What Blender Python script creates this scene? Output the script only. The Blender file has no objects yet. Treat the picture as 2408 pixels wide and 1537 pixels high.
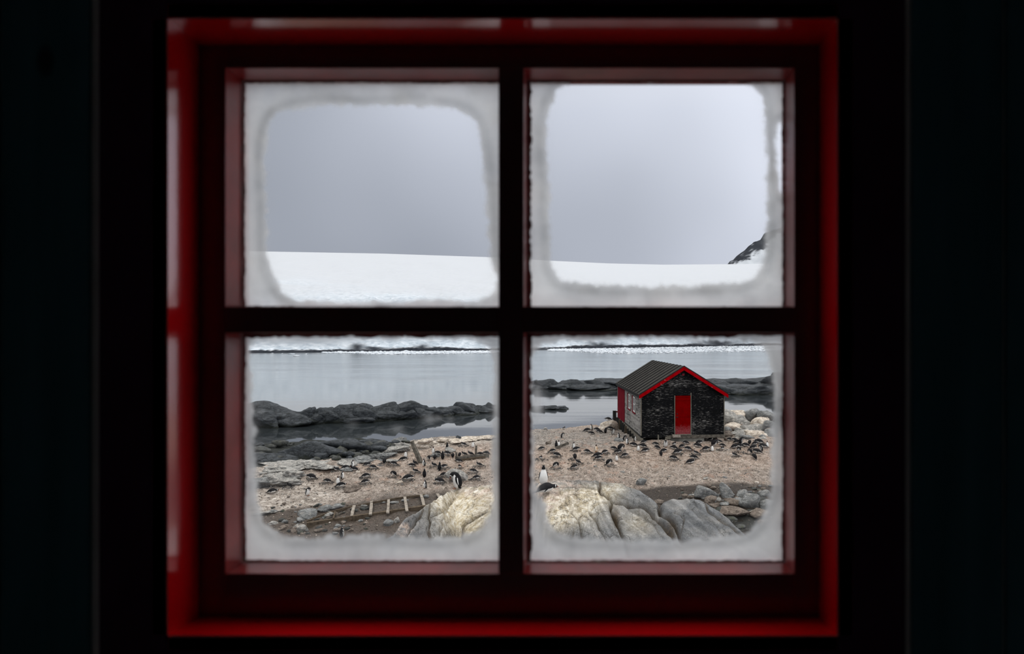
import bpy, bmesh, math, random
import numpy as np
from mathutils import Vector, Matrix

random.seed(7)
rng = np.random.default_rng(7)
C = bpy.context.scene.collection
# ------------------------------------------------------------------ camera
# camera stands inside the dark room, level, with a shifted lens
F, PX, PY = 1400.0, 1390.0, 790.0          # focal length and principal point in pixels of the 2408 x 1537 frame
cd = bpy.data.cameras.new('camera')
cam = bpy.data.objects.new('camera', cd); C.objects.link(cam)
cam.location = (0, 0, 0); cam.rotation_euler = (math.pi / 2, 0, 0)
cd.sensor_width = 36; cd.lens = F / 2408 * 36
cd.shift_x = (1204 - PX) / 2408; cd.shift_y = (PY - 768.5) / 2408
cd.clip_start = 0.05; cd.clip_end = 6000
cd.dof.use_dof = True; cd.dof.focus_distance = 33; cd.dof.aperture_fstop = 3.7
bpy.context.scene.camera = cam
# ------------------------------------------------------------------ world
w = bpy.data.worlds.new('overcast'); bpy.context.scene.world = w; w.use_nodes = True
nt = w.node_tree; nt.nodes.clear()
def wn(t, **k):
    n = nt.nodes.new(t)
    for a, b in k.items(): setattr(n, a, b)
    return n
tc = wn('ShaderNodeTexCoord'); sep = wn('ShaderNodeSeparateXYZ'); nt.links.new(tc.outputs['Generated'], sep.inputs[0])
no = wn('ShaderNodeTexNoise'); no.inputs['Scale'].default_value = 2.1; no.inputs['Detail'].default_value = 2.0; no.inputs['Roughness'].default_value = 0.4
nt.links.new(tc.outputs['Generated'], no.inputs['Vector'])
# brightness: overcast gradient towards the zenith + soft clouds, a little brighter to the right
m1 = wn('ShaderNodeMath', operation='MULTIPLY'); nt.links.new(sep.outputs['X'], m1.inputs[0]); m1.inputs[1].default_value = 0.68
m2 = wn('ShaderNodeMath', operation='MULTIPLY_ADD'); nt.links.new(no.outputs['Fac'], m2.inputs[0]); m2.inputs[1].default_value = 0.8
nt.links.new(m1.outputs[0], m2.inputs[2])
m3 = wn('ShaderNodeMath', operation='MULTIPLY_ADD'); nt.links.new(sep.outputs['Z'], m3.inputs[0]); m3.inputs[1].default_value = 0.35
nt.links.new(m2.outputs[0], m3.inputs[2])
cr = wn('ShaderNodeValToRGB'); nt.links.new(m3.outputs[0], cr.inputs[0])
cr.color_ramp.interpolation = 'B_SPLINE'
e = cr.color_ramp.elements
e[0].position = 0.22; e[0].color = (0.335, 0.362, 0.425, 1)
e[1].position = 0.80; e[1].color = (0.84, 0.88, 1.0, 1)
x = e.new(0.50); x.color = (0.57, 0.605, 0.70, 1)
mr = wn('ShaderNodeMapRange', interpolation_type='SMOOTHSTEP'); nt.links.new(sep.outputs['Z'], mr.inputs[0])
mr.inputs[1].default_value = 0.3; mr.inputs[2].default_value = 1.0; mr.inputs[3].default_value = 1.0; mr.inputs[4].default_value = 3.0
nz = wn('ShaderNodeMapRange'); nt.links.new(sep.outputs['Z'], nz.inputs[0]); nz.inputs[1].default_value = .35; nz.inputs[2].default_value = .8
mxw = wn('ShaderNodeMix', data_type='RGBA'); nt.links.new(nz.outputs[0], mxw.inputs[0]); nt.links.new(cr.outputs[0], mxw.inputs[6]); mxw.inputs[7].default_value = (.80, .79, .775, 1)
bg = wn('ShaderNodeBackground'); nt.links.new(mxw.outputs[2], bg.inputs[0]); nt.links.new(mr.outputs[0], bg.inputs[1])
wo = wn('ShaderNodeOutputWorld'); nt.links.new(bg.outputs[0], wo.inputs[0])
# ------------------------------------------------------------------ exposure
vs = bpy.context.scene.view_settings
vs.view_transform = 'Standard'; vs.look = 'None'; vs.exposure = 0.0; vs.gamma = 1.0; vs.use_curve_mapping = False
bpy.context.scene.cycles.max_bounces = 10
bpy.context.scene.cycles.transparent_max_bounces = 12
bpy.context.scene.cycles.caustics_reflective = False
bpy.context.scene.cycles.sample_clamp_indirect = 4.0

# ================================================================== helpers
def P(px, py, d): return Vector(((px - PX) / F * d, d, (PY - py) / F * d))
def tag(o, label=None, cat=None, group=None, kind=None):
    if label: o['label'] = label
    if cat: o['category'] = cat
    if group: o['group'] = group
    if kind: o['kind'] = kind
    return o
def mesh(name, verts, faces, mat=None, smooth=False):
    me = bpy.data.meshes.new(name)
    me.from_pydata([tuple(v) for v in verts], [], faces)
    if mat is not None:
        for m in (mat if isinstance(mat, (list, tuple)) else [mat]): me.materials.append(m)
    if smooth: me.polygons.foreach_set('use_smooth', [True] * len(me.polygons))
    return me
def fastmesh(name, V, Fq, mat=None, smooth=True):
    """V (n,3) array, Fq (m,k) array with constant k"""
    me = bpy.data.meshes.new(name); V = np.asarray(V, np.float32); Fq = np.asarray(Fq, np.int32)
    m, k = Fq.shape
    me.vertices.add(len(V)); me.vertices.foreach_set('co', V.ravel())
    me.loops.add(m * k); me.loops.foreach_set('vertex_index', Fq.ravel())
    me.polygons.add(m); me.polygons.foreach_set('loop_start', np.arange(0, m * k, k, dtype=np.int32))
    me.update(calc_edges=True)
    if smooth: me.polygons.foreach_set('use_smooth', np.ones(m, bool))
    if mat is not None:
        for q in (mat if isinstance(mat, (list, tuple)) else [mat]): me.materials.append(q)
    me.validate()
    return me
def attr(me, name, vals):
    a = me.attributes.new(name, 'FLOAT', 'POINT'); a.data.foreach_set('value', np.asarray(vals, np.float32).ravel())
def obj(name, me, parent=None, loc=None):
    o = bpy.data.objects.new(name, me); C.objects.link(o)
    if parent is not None: o.parent = parent
    if loc is not None: o.location = loc
    return o
def empty(name, loc=(0, 0, 0), rz=0, parent=None):
    o = bpy.data.objects.new(name, None); C.objects.link(o); o.location = loc; o.rotation_euler = (0, 0, rz); o.empty_display_size = .2
    if parent is not None: o.parent = parent
    return o
HEXF = [(0, 3, 2, 1), (4, 5, 6, 7), (0, 1, 5, 4), (1, 2, 6, 5), (2, 3, 7, 6), (3, 0, 4, 7)]
def boxv(x0, x1, y0, y1, z0, z1):
    return [(x0, y0, z0), (x1, y0, z0), (x1, y1, z0), (x0, y1, z0), (x0, y0, z1), (x1, y0, z1), (x1, y1, z1), (x0, y1, z1)]
def box(name, x0, x1, y0, y1, z0, z1, mat, parent=None, bevel=0.0):
    me = mesh(name, boxv(x0, x1, y0, y1, z0, z1), HEXF, mat); o = obj(name, me, parent)
    if bevel:
        b = o.modifiers.new('bevel', 'BEVEL'); b.width = bevel; b.segments = 2
    return o
def hexa(name, vs, mat, parent=None):
    return obj(name, mesh(name, vs, HEXF, mat), parent)
def beam_between(name, a, b, w, h, mat, parent=None, jitter=0.0, seg=6, up=Vector((0, 0, 1)), taper=1.0):
    """squared timber from a to b, slightly irregular"""
    a = Vector(a); b = Vector(b); d = (b - a).normalized(); s = d.cross(up).normalized(); u = s.cross(d)
    V = []; Fc = []
    for i in range(seg + 1):
        t = i / seg; c = a.lerp(b, t); k = 1 + (taper - 1) * t
        for (sx, sy) in ((-1, -1), (1, -1), (1, 1), (-1, 1)):
            V.append(c + s * (sx * w / 2 * k + random.uniform(-jitter, jitter)) + u * (sy * h / 2 * k + random.uniform(-jitter, jitter)))
    for i in range(seg):
        for j in range(4):
            Fc.append((i * 4 + j, i * 4 + (j + 1) % 4, i * 4 + 4 + (j + 1) % 4, i * 4 + 4 + j))
    Fc.append((3, 2, 1, 0)); n = seg * 4; Fc.append((n, n + 1, n + 2, n + 3))
    return obj(name, mesh(name, V, Fc, mat), parent)

# numpy noise -------------------------------------------------------
def _h(ix, iy, iz, s):
    n = (ix * 374761393 + iy * 668265263 + iz * 2147483647 + s * 974634777) & 0xffffffff
    n = ((n ^ (n >> 13)) * 1274126177) & 0xffffffff
    n = ((n ^ (n >> 16)) * 2246822519) & 0xffffffff
    return ((n ^ (n >> 15)) & 0xffffff) / 16777215.0
def vnoise(p, s=0):
    p = np.asarray(p, float); f = np.floor(p); i = f.astype(np.int64); t = p - f; t = t * t * t * (t * (t * 6 - 15) + 10)
    x, y, z = i[..., 0], i[..., 1], i[..., 2]; u, v, q = t[..., 0], t[..., 1], t[..., 2]
    r = 0
    for dx in (0, 1):
        for dy in (0, 1):
            for dz in (0, 1):
                wgt = (u if dx else 1 - u) * (v if dy else 1 - v) * (q if dz else 1 - q)
                r = r + wgt * _h(x + dx, y + dy, z + dz, s)
    return r * 2 - 1
def fbm(p, o=4, s=0, g=.5, lac=2.03):
    p = np.asarray(p, float); a = 1; r = 0; tot = 0
    for k in range(o):
        r = r + a * vnoise(p * lac ** k + 17.3 * k, s + k); tot += a; a *= g
    return r / tot
def ridged(p, o=4, s=0, g=.5):
    p = np.asarray(p, float); a = 1; r = 0; tot = 0
    for k in range(o):
        r = r + a * (1 - np.abs(vnoise(p * 2.03 ** k + 9.1 * k, s + k)) * 2); tot += a; a *= g
    return r / tot
def sstep(a, b, x):
    t = np.clip((x - a) / (b - a), 0, 1); return t * t * (3 - 2 * t)
def xy3(x, y, z=0): return np.stack([x, y, np.zeros_like(x) + z], -1)

# node materials ----------------------------------------------------
class M:
    def __init__(s, name):
        s.m = bpy.data.materials.new(name); s.m.use_nodes = True; s.t = s.m.node_tree; s.t.nodes.clear()
        s.out = s.n('ShaderNodeOutputMaterial')
    def n(s, t, **k):
        q = s.t.nodes.new(t)
        for a, b in k.items(): setattr(q, a, b)
        return q
    def put(s, sock, v):
        if isinstance(v, bpy.types.NodeSocket): s.t.links.new(v, sock)
        elif isinstance(v, (tuple, list)) and len(v) == 3 and sock.type == 'RGBA': sock.default_value = (*v, 1)
        else: sock.default_value = v
    def coord(s, scale=(1, 1, 1), which='Object', offs=False):
        tc = s.n('ShaderNodeTexCoord'); mp = s.n('ShaderNodeMapping'); s.t.links.new(tc.outputs[which], mp.inputs[0]); mp.inputs['Scale'].default_value = scale
        if offs:
            oi = s.n('ShaderNodeObjectInfo'); mu = s.n('ShaderNodeMath', operation='MULTIPLY'); s.t.links.new(oi.outputs['Random'], mu.inputs[0]); mu.inputs[1].default_value = 37.0
            cb = s.n('ShaderNodeCombineXYZ')
            for k in range(3): s.t.links.new(mu.outputs[0], cb.inputs[k])
            s.t.links.new(cb.outputs[0], mp.inputs['Location'])
        return mp.outputs[0]
    def rnd(s): return s.n('ShaderNodeObjectInfo').outputs['Random']
    def noise(s, v, scale=5, detail=4, rough=.5, dist=0.0, col=False):
        q = s.n('ShaderNodeTexNoise'); s.put(q.inputs['Vector'], v); q.inputs['Scale'].default_value = scale; q.inputs['Detail'].default_value = detail
        q.inputs['Roughness'].default_value = rough; q.inputs['Distortion'].default_value = dist
        return q.outputs['Color' if col else 'Fac']
    def vor(s, v, scale=5, feature='F1', out='Distance', rnd=1.0):
        q = s.n('ShaderNodeTexVoronoi', feature=feature); s.put(q.inputs['Vector'], v); q.inputs['Scale'].default_value = scale; q.inputs['Randomness'].default_value = rnd
        return q.outputs[out]
    def ramp(s, f, stops, interp='LINEAR'):
        q = s.n('ShaderNodeValToRGB'); s.put(q.inputs[0], f); r = q.color_ramp; r.interpolation = interp
        while len(r.elements) < len(stops): r.elements.new(0.5)
        for el, (p, c) in zip(r.elements, stops):
            el.position = p; el.color = (*c, 1) if isinstance(c, (tuple, list)) else (c, c, c, 1)
        return q.outputs[0]
    def mix(s, f, a, b, mode='MIX'):
        q = s.n('ShaderNodeMix', data_type='RGBA', blend_type=mode); s.put(q.inputs[0], f); s.put(q.inputs[6], a); s.put(q.inputs[7], b); return q.outputs[2]
    def math(s, op, a, b=None, c=None):
        q = s.n('ShaderNodeMath', operation=op); s.put(q.inputs[0], a)
        if b is not None: s.put(q.inputs[1], b)
        if c is not None: s.put(q.inputs[2], c)
        return q.outputs[0]
    def attr(s, name):
        q = s.n('ShaderNodeAttribute'); q.attribute_name = name; return q.outputs['Fac']
    def bump(s, h, st=.3, dist=.02, nrm=None):
        q = s.n('ShaderNodeBump'); s.put(q.inputs['Height'], h); q.inputs['Strength'].default_value = st; q.inputs['Distance'].default_value = dist
        if nrm is not None: s.put(q.inputs['Normal'], nrm)
        return q.outputs[0]
    def bsdf(s, col, rough=.6, nrm=None, spec=.4, **k):
        if rough.__class__ is float and rough > .45: spec = spec * .3
        q = s.n('ShaderNodeBsdfPrincipled'); s.put(q.inputs['Base Color'], col); s.put(q.inputs['Roughness'], rough); q.inputs['Specular IOR Level'].default_value = spec
        if nrm is not None: s.put(q.inputs['Normal'], nrm)
        for a, b in k.items(): s.put(q.inputs[a.replace('_', ' ')], b)
        return q.outputs[0]
    def end(s, sh): s.t.links.new(sh, s.out.inputs[0]); return s.m
def mapsock(m, f, a, b, c=0., d=1.):
    q = m.n('ShaderNodeMapRange'); m.put(q.inputs[0], f); q.inputs[1].default_value = a; q.inputs[2].default_value = b; q.inputs[3].default_value = c; q.inputs[4].default_value = d
    return q.outputs[0]

MAT = {}
def simple(name, col, rough=.6, var=.25, scale=8, bump=.15, bscale=30, spec=.4):
    m = M(name); v = m.coord(offs=True); f = m.noise(v, scale, 4, .6)
    c = m.ramp(f, [(.3, tuple(x * (1 - var) for x in col)), (.7, tuple(min(1, x * (1 + var)) for x in col))])
    MAT[name] = m.end(m.bsdf(c, rough, m.bump(m.noise(v, bscale, 3), bump, .01), spec)); return MAT[name]

# rocks: fractured stone with pale fine grain; col lo/hi
def rockmat(name, lo, hi, stain, stain_amt=.5, rough=.75, crack=.35, scale=1.0, low=None):
    m = M(name); v = m.coord(offs=True)
    vs_ = m.coord((1, 1, 2.6), offs=True)
    a = m.noise(vs_, 1.6 * scale, 6, .62, .6); b = m.noise(v, 14 * scale, 5, .7)
    c = m.ramp(a, [(.30, lo), (.52, tuple((p + q) / 2 for p, q in zip(lo, hi))), (.70, hi)])
    c = m.mix(.85, c, m.ramp(b, [(.32, (.25, .25, .25)), (.66, (.80, .80, .80))]), 'OVERLAY')
    sk = m.noise(m.coord((1.2, 1.2, 7), offs=True), 3.2 * scale, 5, .7, .9)
    c = m.mix(.7, c, m.ramp(sk, [(.34, (.22, .22, .22)), (.62, (.76, .76, .76))]), 'OVERLAY')
    st = m.noise(v, 2.7 * scale, 6, .68, .4)
    c = m.mix(mapsock(m, st, .62 - .2 * stain_amt, .78 - .2 * stain_amt), c, stain)
    cw = m.noise(v, 1.2 * scale, 3, .5, 0, True)
    ve = m.n('ShaderNodeVectorMath', operation='ADD'); m.put(ve.inputs[0], vs_); m.put(ve.inputs[1], cw)
    e = m.vor(ve.outputs[0], .55 * scale, 'DISTANCE_TO_EDGE')
    ck = mapsock(m, e, 0.0, .022, 1, 0)
    c = m.mix(m.math('MULTIPLY', ck, crack), c, tuple(x * .25 for x in lo))
    if low is not None:
        tc = m.n('ShaderNodeTexCoord'); sp = m.n('ShaderNodeSeparateXYZ'); m.t.links.new(tc.outputs['Generated'], sp.inputs[0])
        q = m.math('ADD', sp.outputs['Z'], m.math('MULTIPLY', a, .5))
        c = m.mix(mapsock(m, q, .62, .82, .85, 0), c, low)
    h = m.math('ADD', m.math('MULTIPLY', b, .5), m.math('ADD', m.math('MULTIPLY', a, 1.2), m.math('MULTIPLY', ck, -.5)))
    MAT[name] = m.end(m.bsdf(c, rough, m.bump(h, .6, .05), .35)); return MAT[name]
rockmat('dark_rock', (.010, .012, .013), (.058, .064, .070), (.10, .105, .11), .25, .55, .8, 1.5, low=(.010, .012, .008))
rockmat('wet_stone', (.02, .021, .02), (.085, .087, .08), (.05, .055, .03), .5, .5, .3, 2.0)
rockmat('grey_rock', (.13, .125, .115), (.33, .32, .295), (.52, .475, .42), .45, .8, .5, 1.6)
rockmat('slab_grey', (.085, .087, .085), (.22, .222, .215), (.32, .30, .27), .35, .7, .4, 2.0)
rockmat('tan_rock', (.24, .20, .16), (.62, .54, .45), (.74, .68, .60), .5, .85, .45, 1.6)
rockmat('brown_rock', (.07, .055, .045), (.20, .165, .135), (.30, .26, .22), .3, .7, .4, 2.2)

# foreground granite: warm lichen patches by attribute 'lich', dirt in creases 'dirt'
m = M('granite'); v = m.coord(); vst = m.coord((1.0, .7, 2.2))
a = m.noise(vst, 1.5, 7, .66, .7); b = m.noise(v, 22, 6, .75); g = m.noise(v, 5.5, 6, .7, .5)
c = m.ramp(a, [(.28, (.07, .074, .08)), (.5, (.145, .148, .15)), (.72, (.26, .25, .235))])
cl = m.ramp(g, [(.28, (.20, .165, .105)), (.42, (.46, .37, .22)), (.52, (.50, .45, .36)), (.68, (.72, .68, .60))])
c = m.mix(m.math('MULTIPLY', m.attr('lich'), mapsock(m, g, .32, .55, .45, 1)), c, cl)
pk = m.ramp(g, [(.3, (.28, .20, .15)), (.7, (.68, .58, .50))])
c = m.mix(m.math('MULTIPLY', m.attr('guano'), mapsock(m, m.noise(v, 4, 5, .7), .42, .58)), c, pk)
c = m.mix(.8, c, m.ramp(m.noise(v, 38, 5, .8), [(.32, (.2, .2, .2)), (.5, (.5, .5, .5)), (.68, (.85, .85, .85))]), 'OVERLAY')
c = m.mix(.9, c, m.ramp(m.attr('vein'), [(0, (.24, .24, .24)), (.5, (.5, .5, .5)), (1, (.82, .82, .82))]), 'OVERLAY')
cw_ = m.noise(v, 1.5, 4, .6, 0, True); va_ = m.n('ShaderNodeVectorMath', operation='ADD'); m.put(va_.inputs[0], vst); m.put(va_.inputs[1], cw_)
ce_ = m.vor(va_.outputs[0], .9, 'DISTANCE_TO_EDGE'); c = m.mix(mapsock(m, ce_, 0, .016, .75, 0), c, (.03, .027, .024))
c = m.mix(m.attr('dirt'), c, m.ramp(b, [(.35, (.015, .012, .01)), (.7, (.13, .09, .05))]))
streak = m.coord((7, 1.2, 1)); st = m.noise(streak, 1.4, 3, .5, .2)
MAT['granite'] = m.end(m.bsdf(c, .78, m.bump(m.math('ADD', m.math('MULTIPLY', b, .5), m.math('ADD', a, m.math('MULTIPLY', st, .3))), .8, .04), .3))

# colony ground : straw-pink trodden guano and gravel; attributes wet, grey
m = M('colony_ground'); v = m.coord(); v2 = m.coord((1, 1.0, 1))
big = m.noise(v, .55, 4, .6, .3); mid = m.noise(v, 3.2, 6, .72, .3); fine = m.noise(v, 16, 6, .8)
cel = m.vor(v, 14, 'F1'); cell = m.vor(v, 20, 'F1', 'Color')
sc = m.n('ShaderNodeSeparateColor'); m.put(sc.inputs[0], cell)
base = m.ramp(mid, [(.28, (.115, .082, .062)), (.44, (.26, .20, .157)), (.60, (.395, .32, .265)), (.78, (.60, .525, .455))])
greyc = m.ramp(mid, [(.30, (.085, .075, .066)), (.5, (.22, .195, .17)), (.72, (.40, .36, .32))])
c = m.mix(m.math('MAXIMUM', m.attr('grey'), mapsock(m, big, .54, .68, 0, .5)), base, greyc)
c = m.mix(mapsock(m, m.noise(v, 1.3, 5, .65), .56, .68, 0, .55), c, (.36, .215, .15))
c = m.mix(.85, c, m.ramp(fine, [(.30, (.16, .16, .16)), (.5, (.5, .5, .5)), (.70, (.88, .88, .88))]), 'OVERLAY')
c = m.mix(.5, c, m.ramp(sc.outputs[0], [(0, (.25, .25, .25)), (1, (.8, .8, .8))]), 'OVERLAY')
wetc = m.ramp(fine, [(.35, (.012, .010, .008)), (.55, (.05, .038, .029)), (.75, (.15, .12, .095))])
c = m.mix(m.math('MULTIPLY', m.attr('wet'), mapsock(m, mid, .25, .45, .75, 1)), c, wetc)
bed = m.ramp(m.noise(m.coord((.8, 1.6, 3)), 2.6, 6, .72, .9), [(.32, (.10, .085, .07)), (.45, (.30, .255, .215)), (.58, (.52, .46, .40)), (.72, (.72, .67, .61))])
c = m.mix(m.attr('bed'), c, m.mix(.6, bed, m.ramp(fine, [(.34, (.25, .25, .25)), (.68, (.8, .8, .8))]), 'OVERLAY'))
c = m.mix(m.attr('tidal'), c, (.018, .02, .017))
rg = mapsock(m, m.attr('wet'), 0, 1, .9, .55)
MAT['ground'] = m.end(m.bsdf(c, rg, m.bump(m.math('ADD', fine, m.math('MULTIPLY', mid, 1.5)), .9, .05), .25))

# water
m = M('sea_water'); v = m.coord((.25, 1.1, 1)); vf = m.coord((.07, .6, 1))
calm = mapsock(m, m.noise(m.coord((.02, .05, 1)), 1.0, 2, .5), .42, .62)
tc = m.n('ShaderNodeTexCoord'); sp = m.n('ShaderNodeSeparateXYZ'); m.t.links.new(tc.outputs['Object'], sp.inputs[0])
far = mapsock(m, sp.outputs['Y'], 60, 160, .05, 1)
wav = m.math('ADD', m.math('ADD', m.noise(vf, 1.6, 3, .55), m.math('MULTIPLY', m.noise(v, 5, 3, .5), .35)), m.math('MULTIPLY', m.noise(m.coord((.015, .16, 1)), 1.6, 3, .6), 5.0))
amp = m.math('MULTIPLY', wav, m.math('ADD', m.math('MULTIPLY', calm, .8), .25))
bp = m.n('ShaderNodeBump'); m.put(bp.inputs['Height'], amp); bp.inputs['Distance'].default_value = .035; m.put(bp.inputs['Strength'], m.math('MULTIPLY', far, 1.0))
MAT['water'] = m.end(m.bsdf((.02, .024, .026), mapsock(m, sp.outputs['Y'], 55, 200, .02, .12), bp.outputs[0], .5, IOR=4.2))

# snow / glacier : attribute rock, blue
m = M('glacier'); v = m.coord((1, 1, 1.6)); a = m.noise(v, .05, 6, .65, .4); b = m.noise(v, .35, 5, .65)
c = m.ramp(b, [(.3, (.475, .495, .525)), (.7, (.535, .55, .57))])
icec = m.ramp(m.noise(m.coord((1, 1, 3)), .22, 6, .7, .8), [(.28, (.26, .33, .39)), (.5, (.52, .58, .63)), (.68, (.76, .80, .84))])
c = m.mix(m.attr('blue'), c, icec)
c = m.mix(m.attr('rock'), c, m.ramp(b, [(.3, (.006, .008, .012)), (.7, (.035, .04, .05))]))
MAT['glacier'] = m.end(m.bsdf(c, .8, m.bump(a, .3, .6), .2))
m = M('brash_ice'); v = m.coord(); c = m.ramp(m.noise(v, .4, 3), [(.3, (.42, .47, .52)), (.6, (.68, .71, .74))])
MAT['ice'] = m.end(m.bsdf(c, .6, None, .3))

# penguin
m = M('penguin_plumage'); f = mapsock(m, m.attr('belly'), -.06, .06)
v = m.coord(offs=True); c = m.mix(f, m.ramp(m.noise(v, 9, 3), [(.3, (.006, .006, .007)), (.7, (.017, .016, .017))]), m.ramp(m.noise(v, 5, 4), [(.3, (.62, .60, .55)), (.6, (.80, .79, .76))]))
MAT['penguin'] = m.end(m.bsdf(c, .65, None, .3))
m = M('penguin_plumage_stained'); f = mapsock(m, m.attr('belly'), -.06, .06)
v = m.coord(offs=True); c = m.mix(f, (.022, .02, .02), m.ramp(m.noise(v, 5, 4), [(.35, (.50, .30, .15)), (.62, (.72, .62, .50))]))
MAT['penguin_dirty'] = m.end(m.bsdf(c, .65, None, .3))
simple('beak', (.22, .04, .015), .4, .3)
simple('foot', (.22, .12, .08), .5, .2)
simple('nest_pebble', (.085, .08, .075), .8, .55, 3, .2)

# woods & paints
def wood(name, lo, hi, grain=(1, 1, 1), sc=10, rough=.85):
    m = M(name); v = m.coord(grain, offs=True); a = m.noise(v, sc, 5, .65, .3)
    c = m.ramp(a, [(.3, lo), (.7, hi)])
    MAT[name] = m.end(m.bsdf(c, rough, m.bump(a, .4, .01), .25)); return MAT[name]
wood('driftwood', (.035, .03, .024), (.20, .18, .15), (1, 1, 1), 7)
wood('brown_timber', (.045, .034, .024), (.13, .10, .07), (1, 1, 1), 7)
wood('pale_wood', (.15, .125, .10), (.38, .34, .29), (1, 1, 1), 9)
wood('dark_post', (.012, .013, .013), (.05, .05, .045), (1, 1, .2), 9)
wood('trim_wood', (.10, .09, .07), (.24, .22, .18), (1, 1, .2), 9)
def peeled(name, paint, paint2, bare, amt, sc):
    m = M(name); v = m.coord(sc, offs=False)
    a = m.noise(v, 1.0, 5, .7, .2); big = m.noise(m.coord((.55, .55, .8)), 1.0, 3, .6)
    base = m.ramp(m.noise(v, 2.0, 3), [(.3, paint), (.7, paint2)])
    thr = m.math('ADD', a, m.math('MULTIPLY', m.math('SUBTRACT', big, .5), .42))
    f = mapsock(m, thr, amt, amt + .07)
    c = m.mix(f, base, m.ramp(m.noise(v, 3, 3), [(.3, tuple(x * .55 for x in bare)), (.7, bare)]))
    c = m.mix(m.math('MULTIPLY', m.rnd(), .35), c, tuple(x * .5 for x in paint))
    MAT[name] = m.end(m.bsdf(c, .8, m.bump(a, .3, .01), .25)); return MAT[name]
peeled('peeling_black', (.002, .0023, .0026), (.009, .009, .010), (.42, .40, .37), .575, (3.4, 3.4, 38))
peeled('weathered_side', (.025, .024, .023), (.09, .087, .08), (.44, .42, .39), .41, (3, 1.8, 26))
# door paint: scoured and faded pink near the foot
m = M('door_red'); v = m.coord(); sp = m.n('ShaderNodeSeparateXYZ'); m.put(sp.inputs[0], v)
q = m.math('ADD', sp.outputs['Z'], m.math('MULTIPLY', m.noise(v, 9, 4, .7), -.7))
c = m.mix(mapsock(m, q, -.30, .28, 1, 0), m.ramp(m.noise(v, 3, 3), [(.3, (.13, .0006, .0008)), (.7, (.18, .0008, .0012))]), m.ramp(m.noise(v, 30, 3), [(.35, (.22, .008, .02)), (.7, (.36, .14, .14))]))
MAT['door_red'] = m.end(m.bsdf(c, .7, None, .0))
m = M('fascia_red'); v = m.coord(); c = m.mix(mapsock(m, m.noise(m.coord((1.2, 1, 4)), 1.7, 4, .6), .665, .70), m.ramp(m.noise(v, 4, 3), [(.3, (.22, .001, .002)), (.7, (.38, .0015, .006))]), (.55, .38, .36))
MAT['fascia_red'] = m.end(m.bsdf(c, .6, None, .0))
simple('side_door_red', (.17, .017, .026), .7, .25, 5, .1, 30, .0)
simple('window_white', (.62, .60, .58), .6, .2)
simple('window_glass_dark', (.07, .08, .085), .15, .1)
simple('roof_felt', (.066, .062, .056), .8, .3, 2.5, .3, 20, .15)
simple('roof_edge', (.016, .016, .016), .8, .3)
simple('concrete', (.17, .165, .145), .9, .3, 3, .3)
simple('iron', (.02, .02, .02), .5, .3)

# interior paints
m = M('gloss_red_paint'); v = m.coord(); chip = m.noise(v, 26, 5, .6); big = m.noise(v, 5, 3)
c = m.ramp(big, [(.3, (.88, .002, .006)), (.7, (1.0, .003, .010))])
c = m.mix(mapsock(m, chip, .74, .76), c, (.30, .22, .16))
MAT['gloss_red'] = m.end(m.bsdf(c, .14, m.bump(m.noise(v, 30, 3, .5), .06, .002), 1.0, IOR=2.1))
m = M('shaded_red_paint'); v = m.coord(); c = m.ramp(m.noise(v, 6, 4), [(.3, (.07, .002, .007)), (.7, (.10, .002, .009))])  # room-side sash faces: shade put into the paint colour
MAT['shaded_red'] = m.end(m.bsdf(c, .3, m.bump(m.noise(v, 60, 3), .08, .002), 1.0))
m = M('rebate_red'); v = m.coord(); c = m.ramp(m.noise(v, 18, 5, .65), [(.3, (.20, .012, .012)), (.7, (.34, .018, .018))])
MAT['rebate_red'] = m.end(m.bsdf(c, .3, m.bump(m.noise(v, 60, 3), .1, .002), .6))
m = M('old_putty'); v = m.coord(); c = m.ramp(m.noise(v, 60, 4, .6), [(.35, (.05, .012, .01)), (.55, (.14, .02, .02)), (.7, (.16, .13, .10))])
MAT['putty'] = m.end(m.bsdf(c, .6, m.bump(m.noise(v, 90, 3), .3, .002), .3))
m = M('teal_board'); v = m.coord((1, 1, .08)); c = m.ramp(m.noise(v, 22, 5, .6), [(.3, (.05, .16, .19)), (.7, (.09, .24, .30))])
kn = m.vor(m.coord((1, 1, .55)), 6.5, 'F1'); c = m.mix(mapsock(m, kn, .05, .09, .8, 0), c, (.004, .006, .007))
MAT['teal'] = m.end(m.bsdf(c, .5, m.bump(m.noise(v, 30, 3), .2, .002), .3))
simple('bounce_white_room', (.88, .87, .86), .8, .03)  # unseen room walls, made near-white to bounce daylight onto the reveals
simple('black_red_trim', (.09, .035, .08), .6, .2)

# window glass and frost
m = M('window_pane'); lw = m.n('ShaderNodeFresnel'); lw.inputs[0].default_value = 1.45
gl = m.n('ShaderNodeBsdfGlossy'); gl.inputs['Roughness'].default_value = .02
tr = m.n('ShaderNodeBsdfTransparent'); tr.inputs[0].default_value = (.995, .997, .995, 1)
mx = m.n('ShaderNodeMixShader'); m.put(mx.inputs[0], m.math('MULTIPLY', lw.outputs[0], .25)); m.put(mx.inputs[1], tr.outputs[0]); m.put(mx.inputs[2], gl.outputs[0])
MAT['pane'] = m.end(mx.outputs[0])
m = M('window_frost'); v = m.coord(); f1 = m.noise(v, 9, 4, .6, .4); f2 = m.noise(v, 34, 4, .6)
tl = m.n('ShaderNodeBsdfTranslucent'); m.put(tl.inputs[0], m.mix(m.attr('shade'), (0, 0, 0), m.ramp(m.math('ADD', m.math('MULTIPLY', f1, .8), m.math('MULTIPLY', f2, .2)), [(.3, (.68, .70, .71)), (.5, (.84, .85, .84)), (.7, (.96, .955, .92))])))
tr = m.n('ShaderNodeBsdfTransparent'); mx = m.n('ShaderNodeMixShader')
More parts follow.
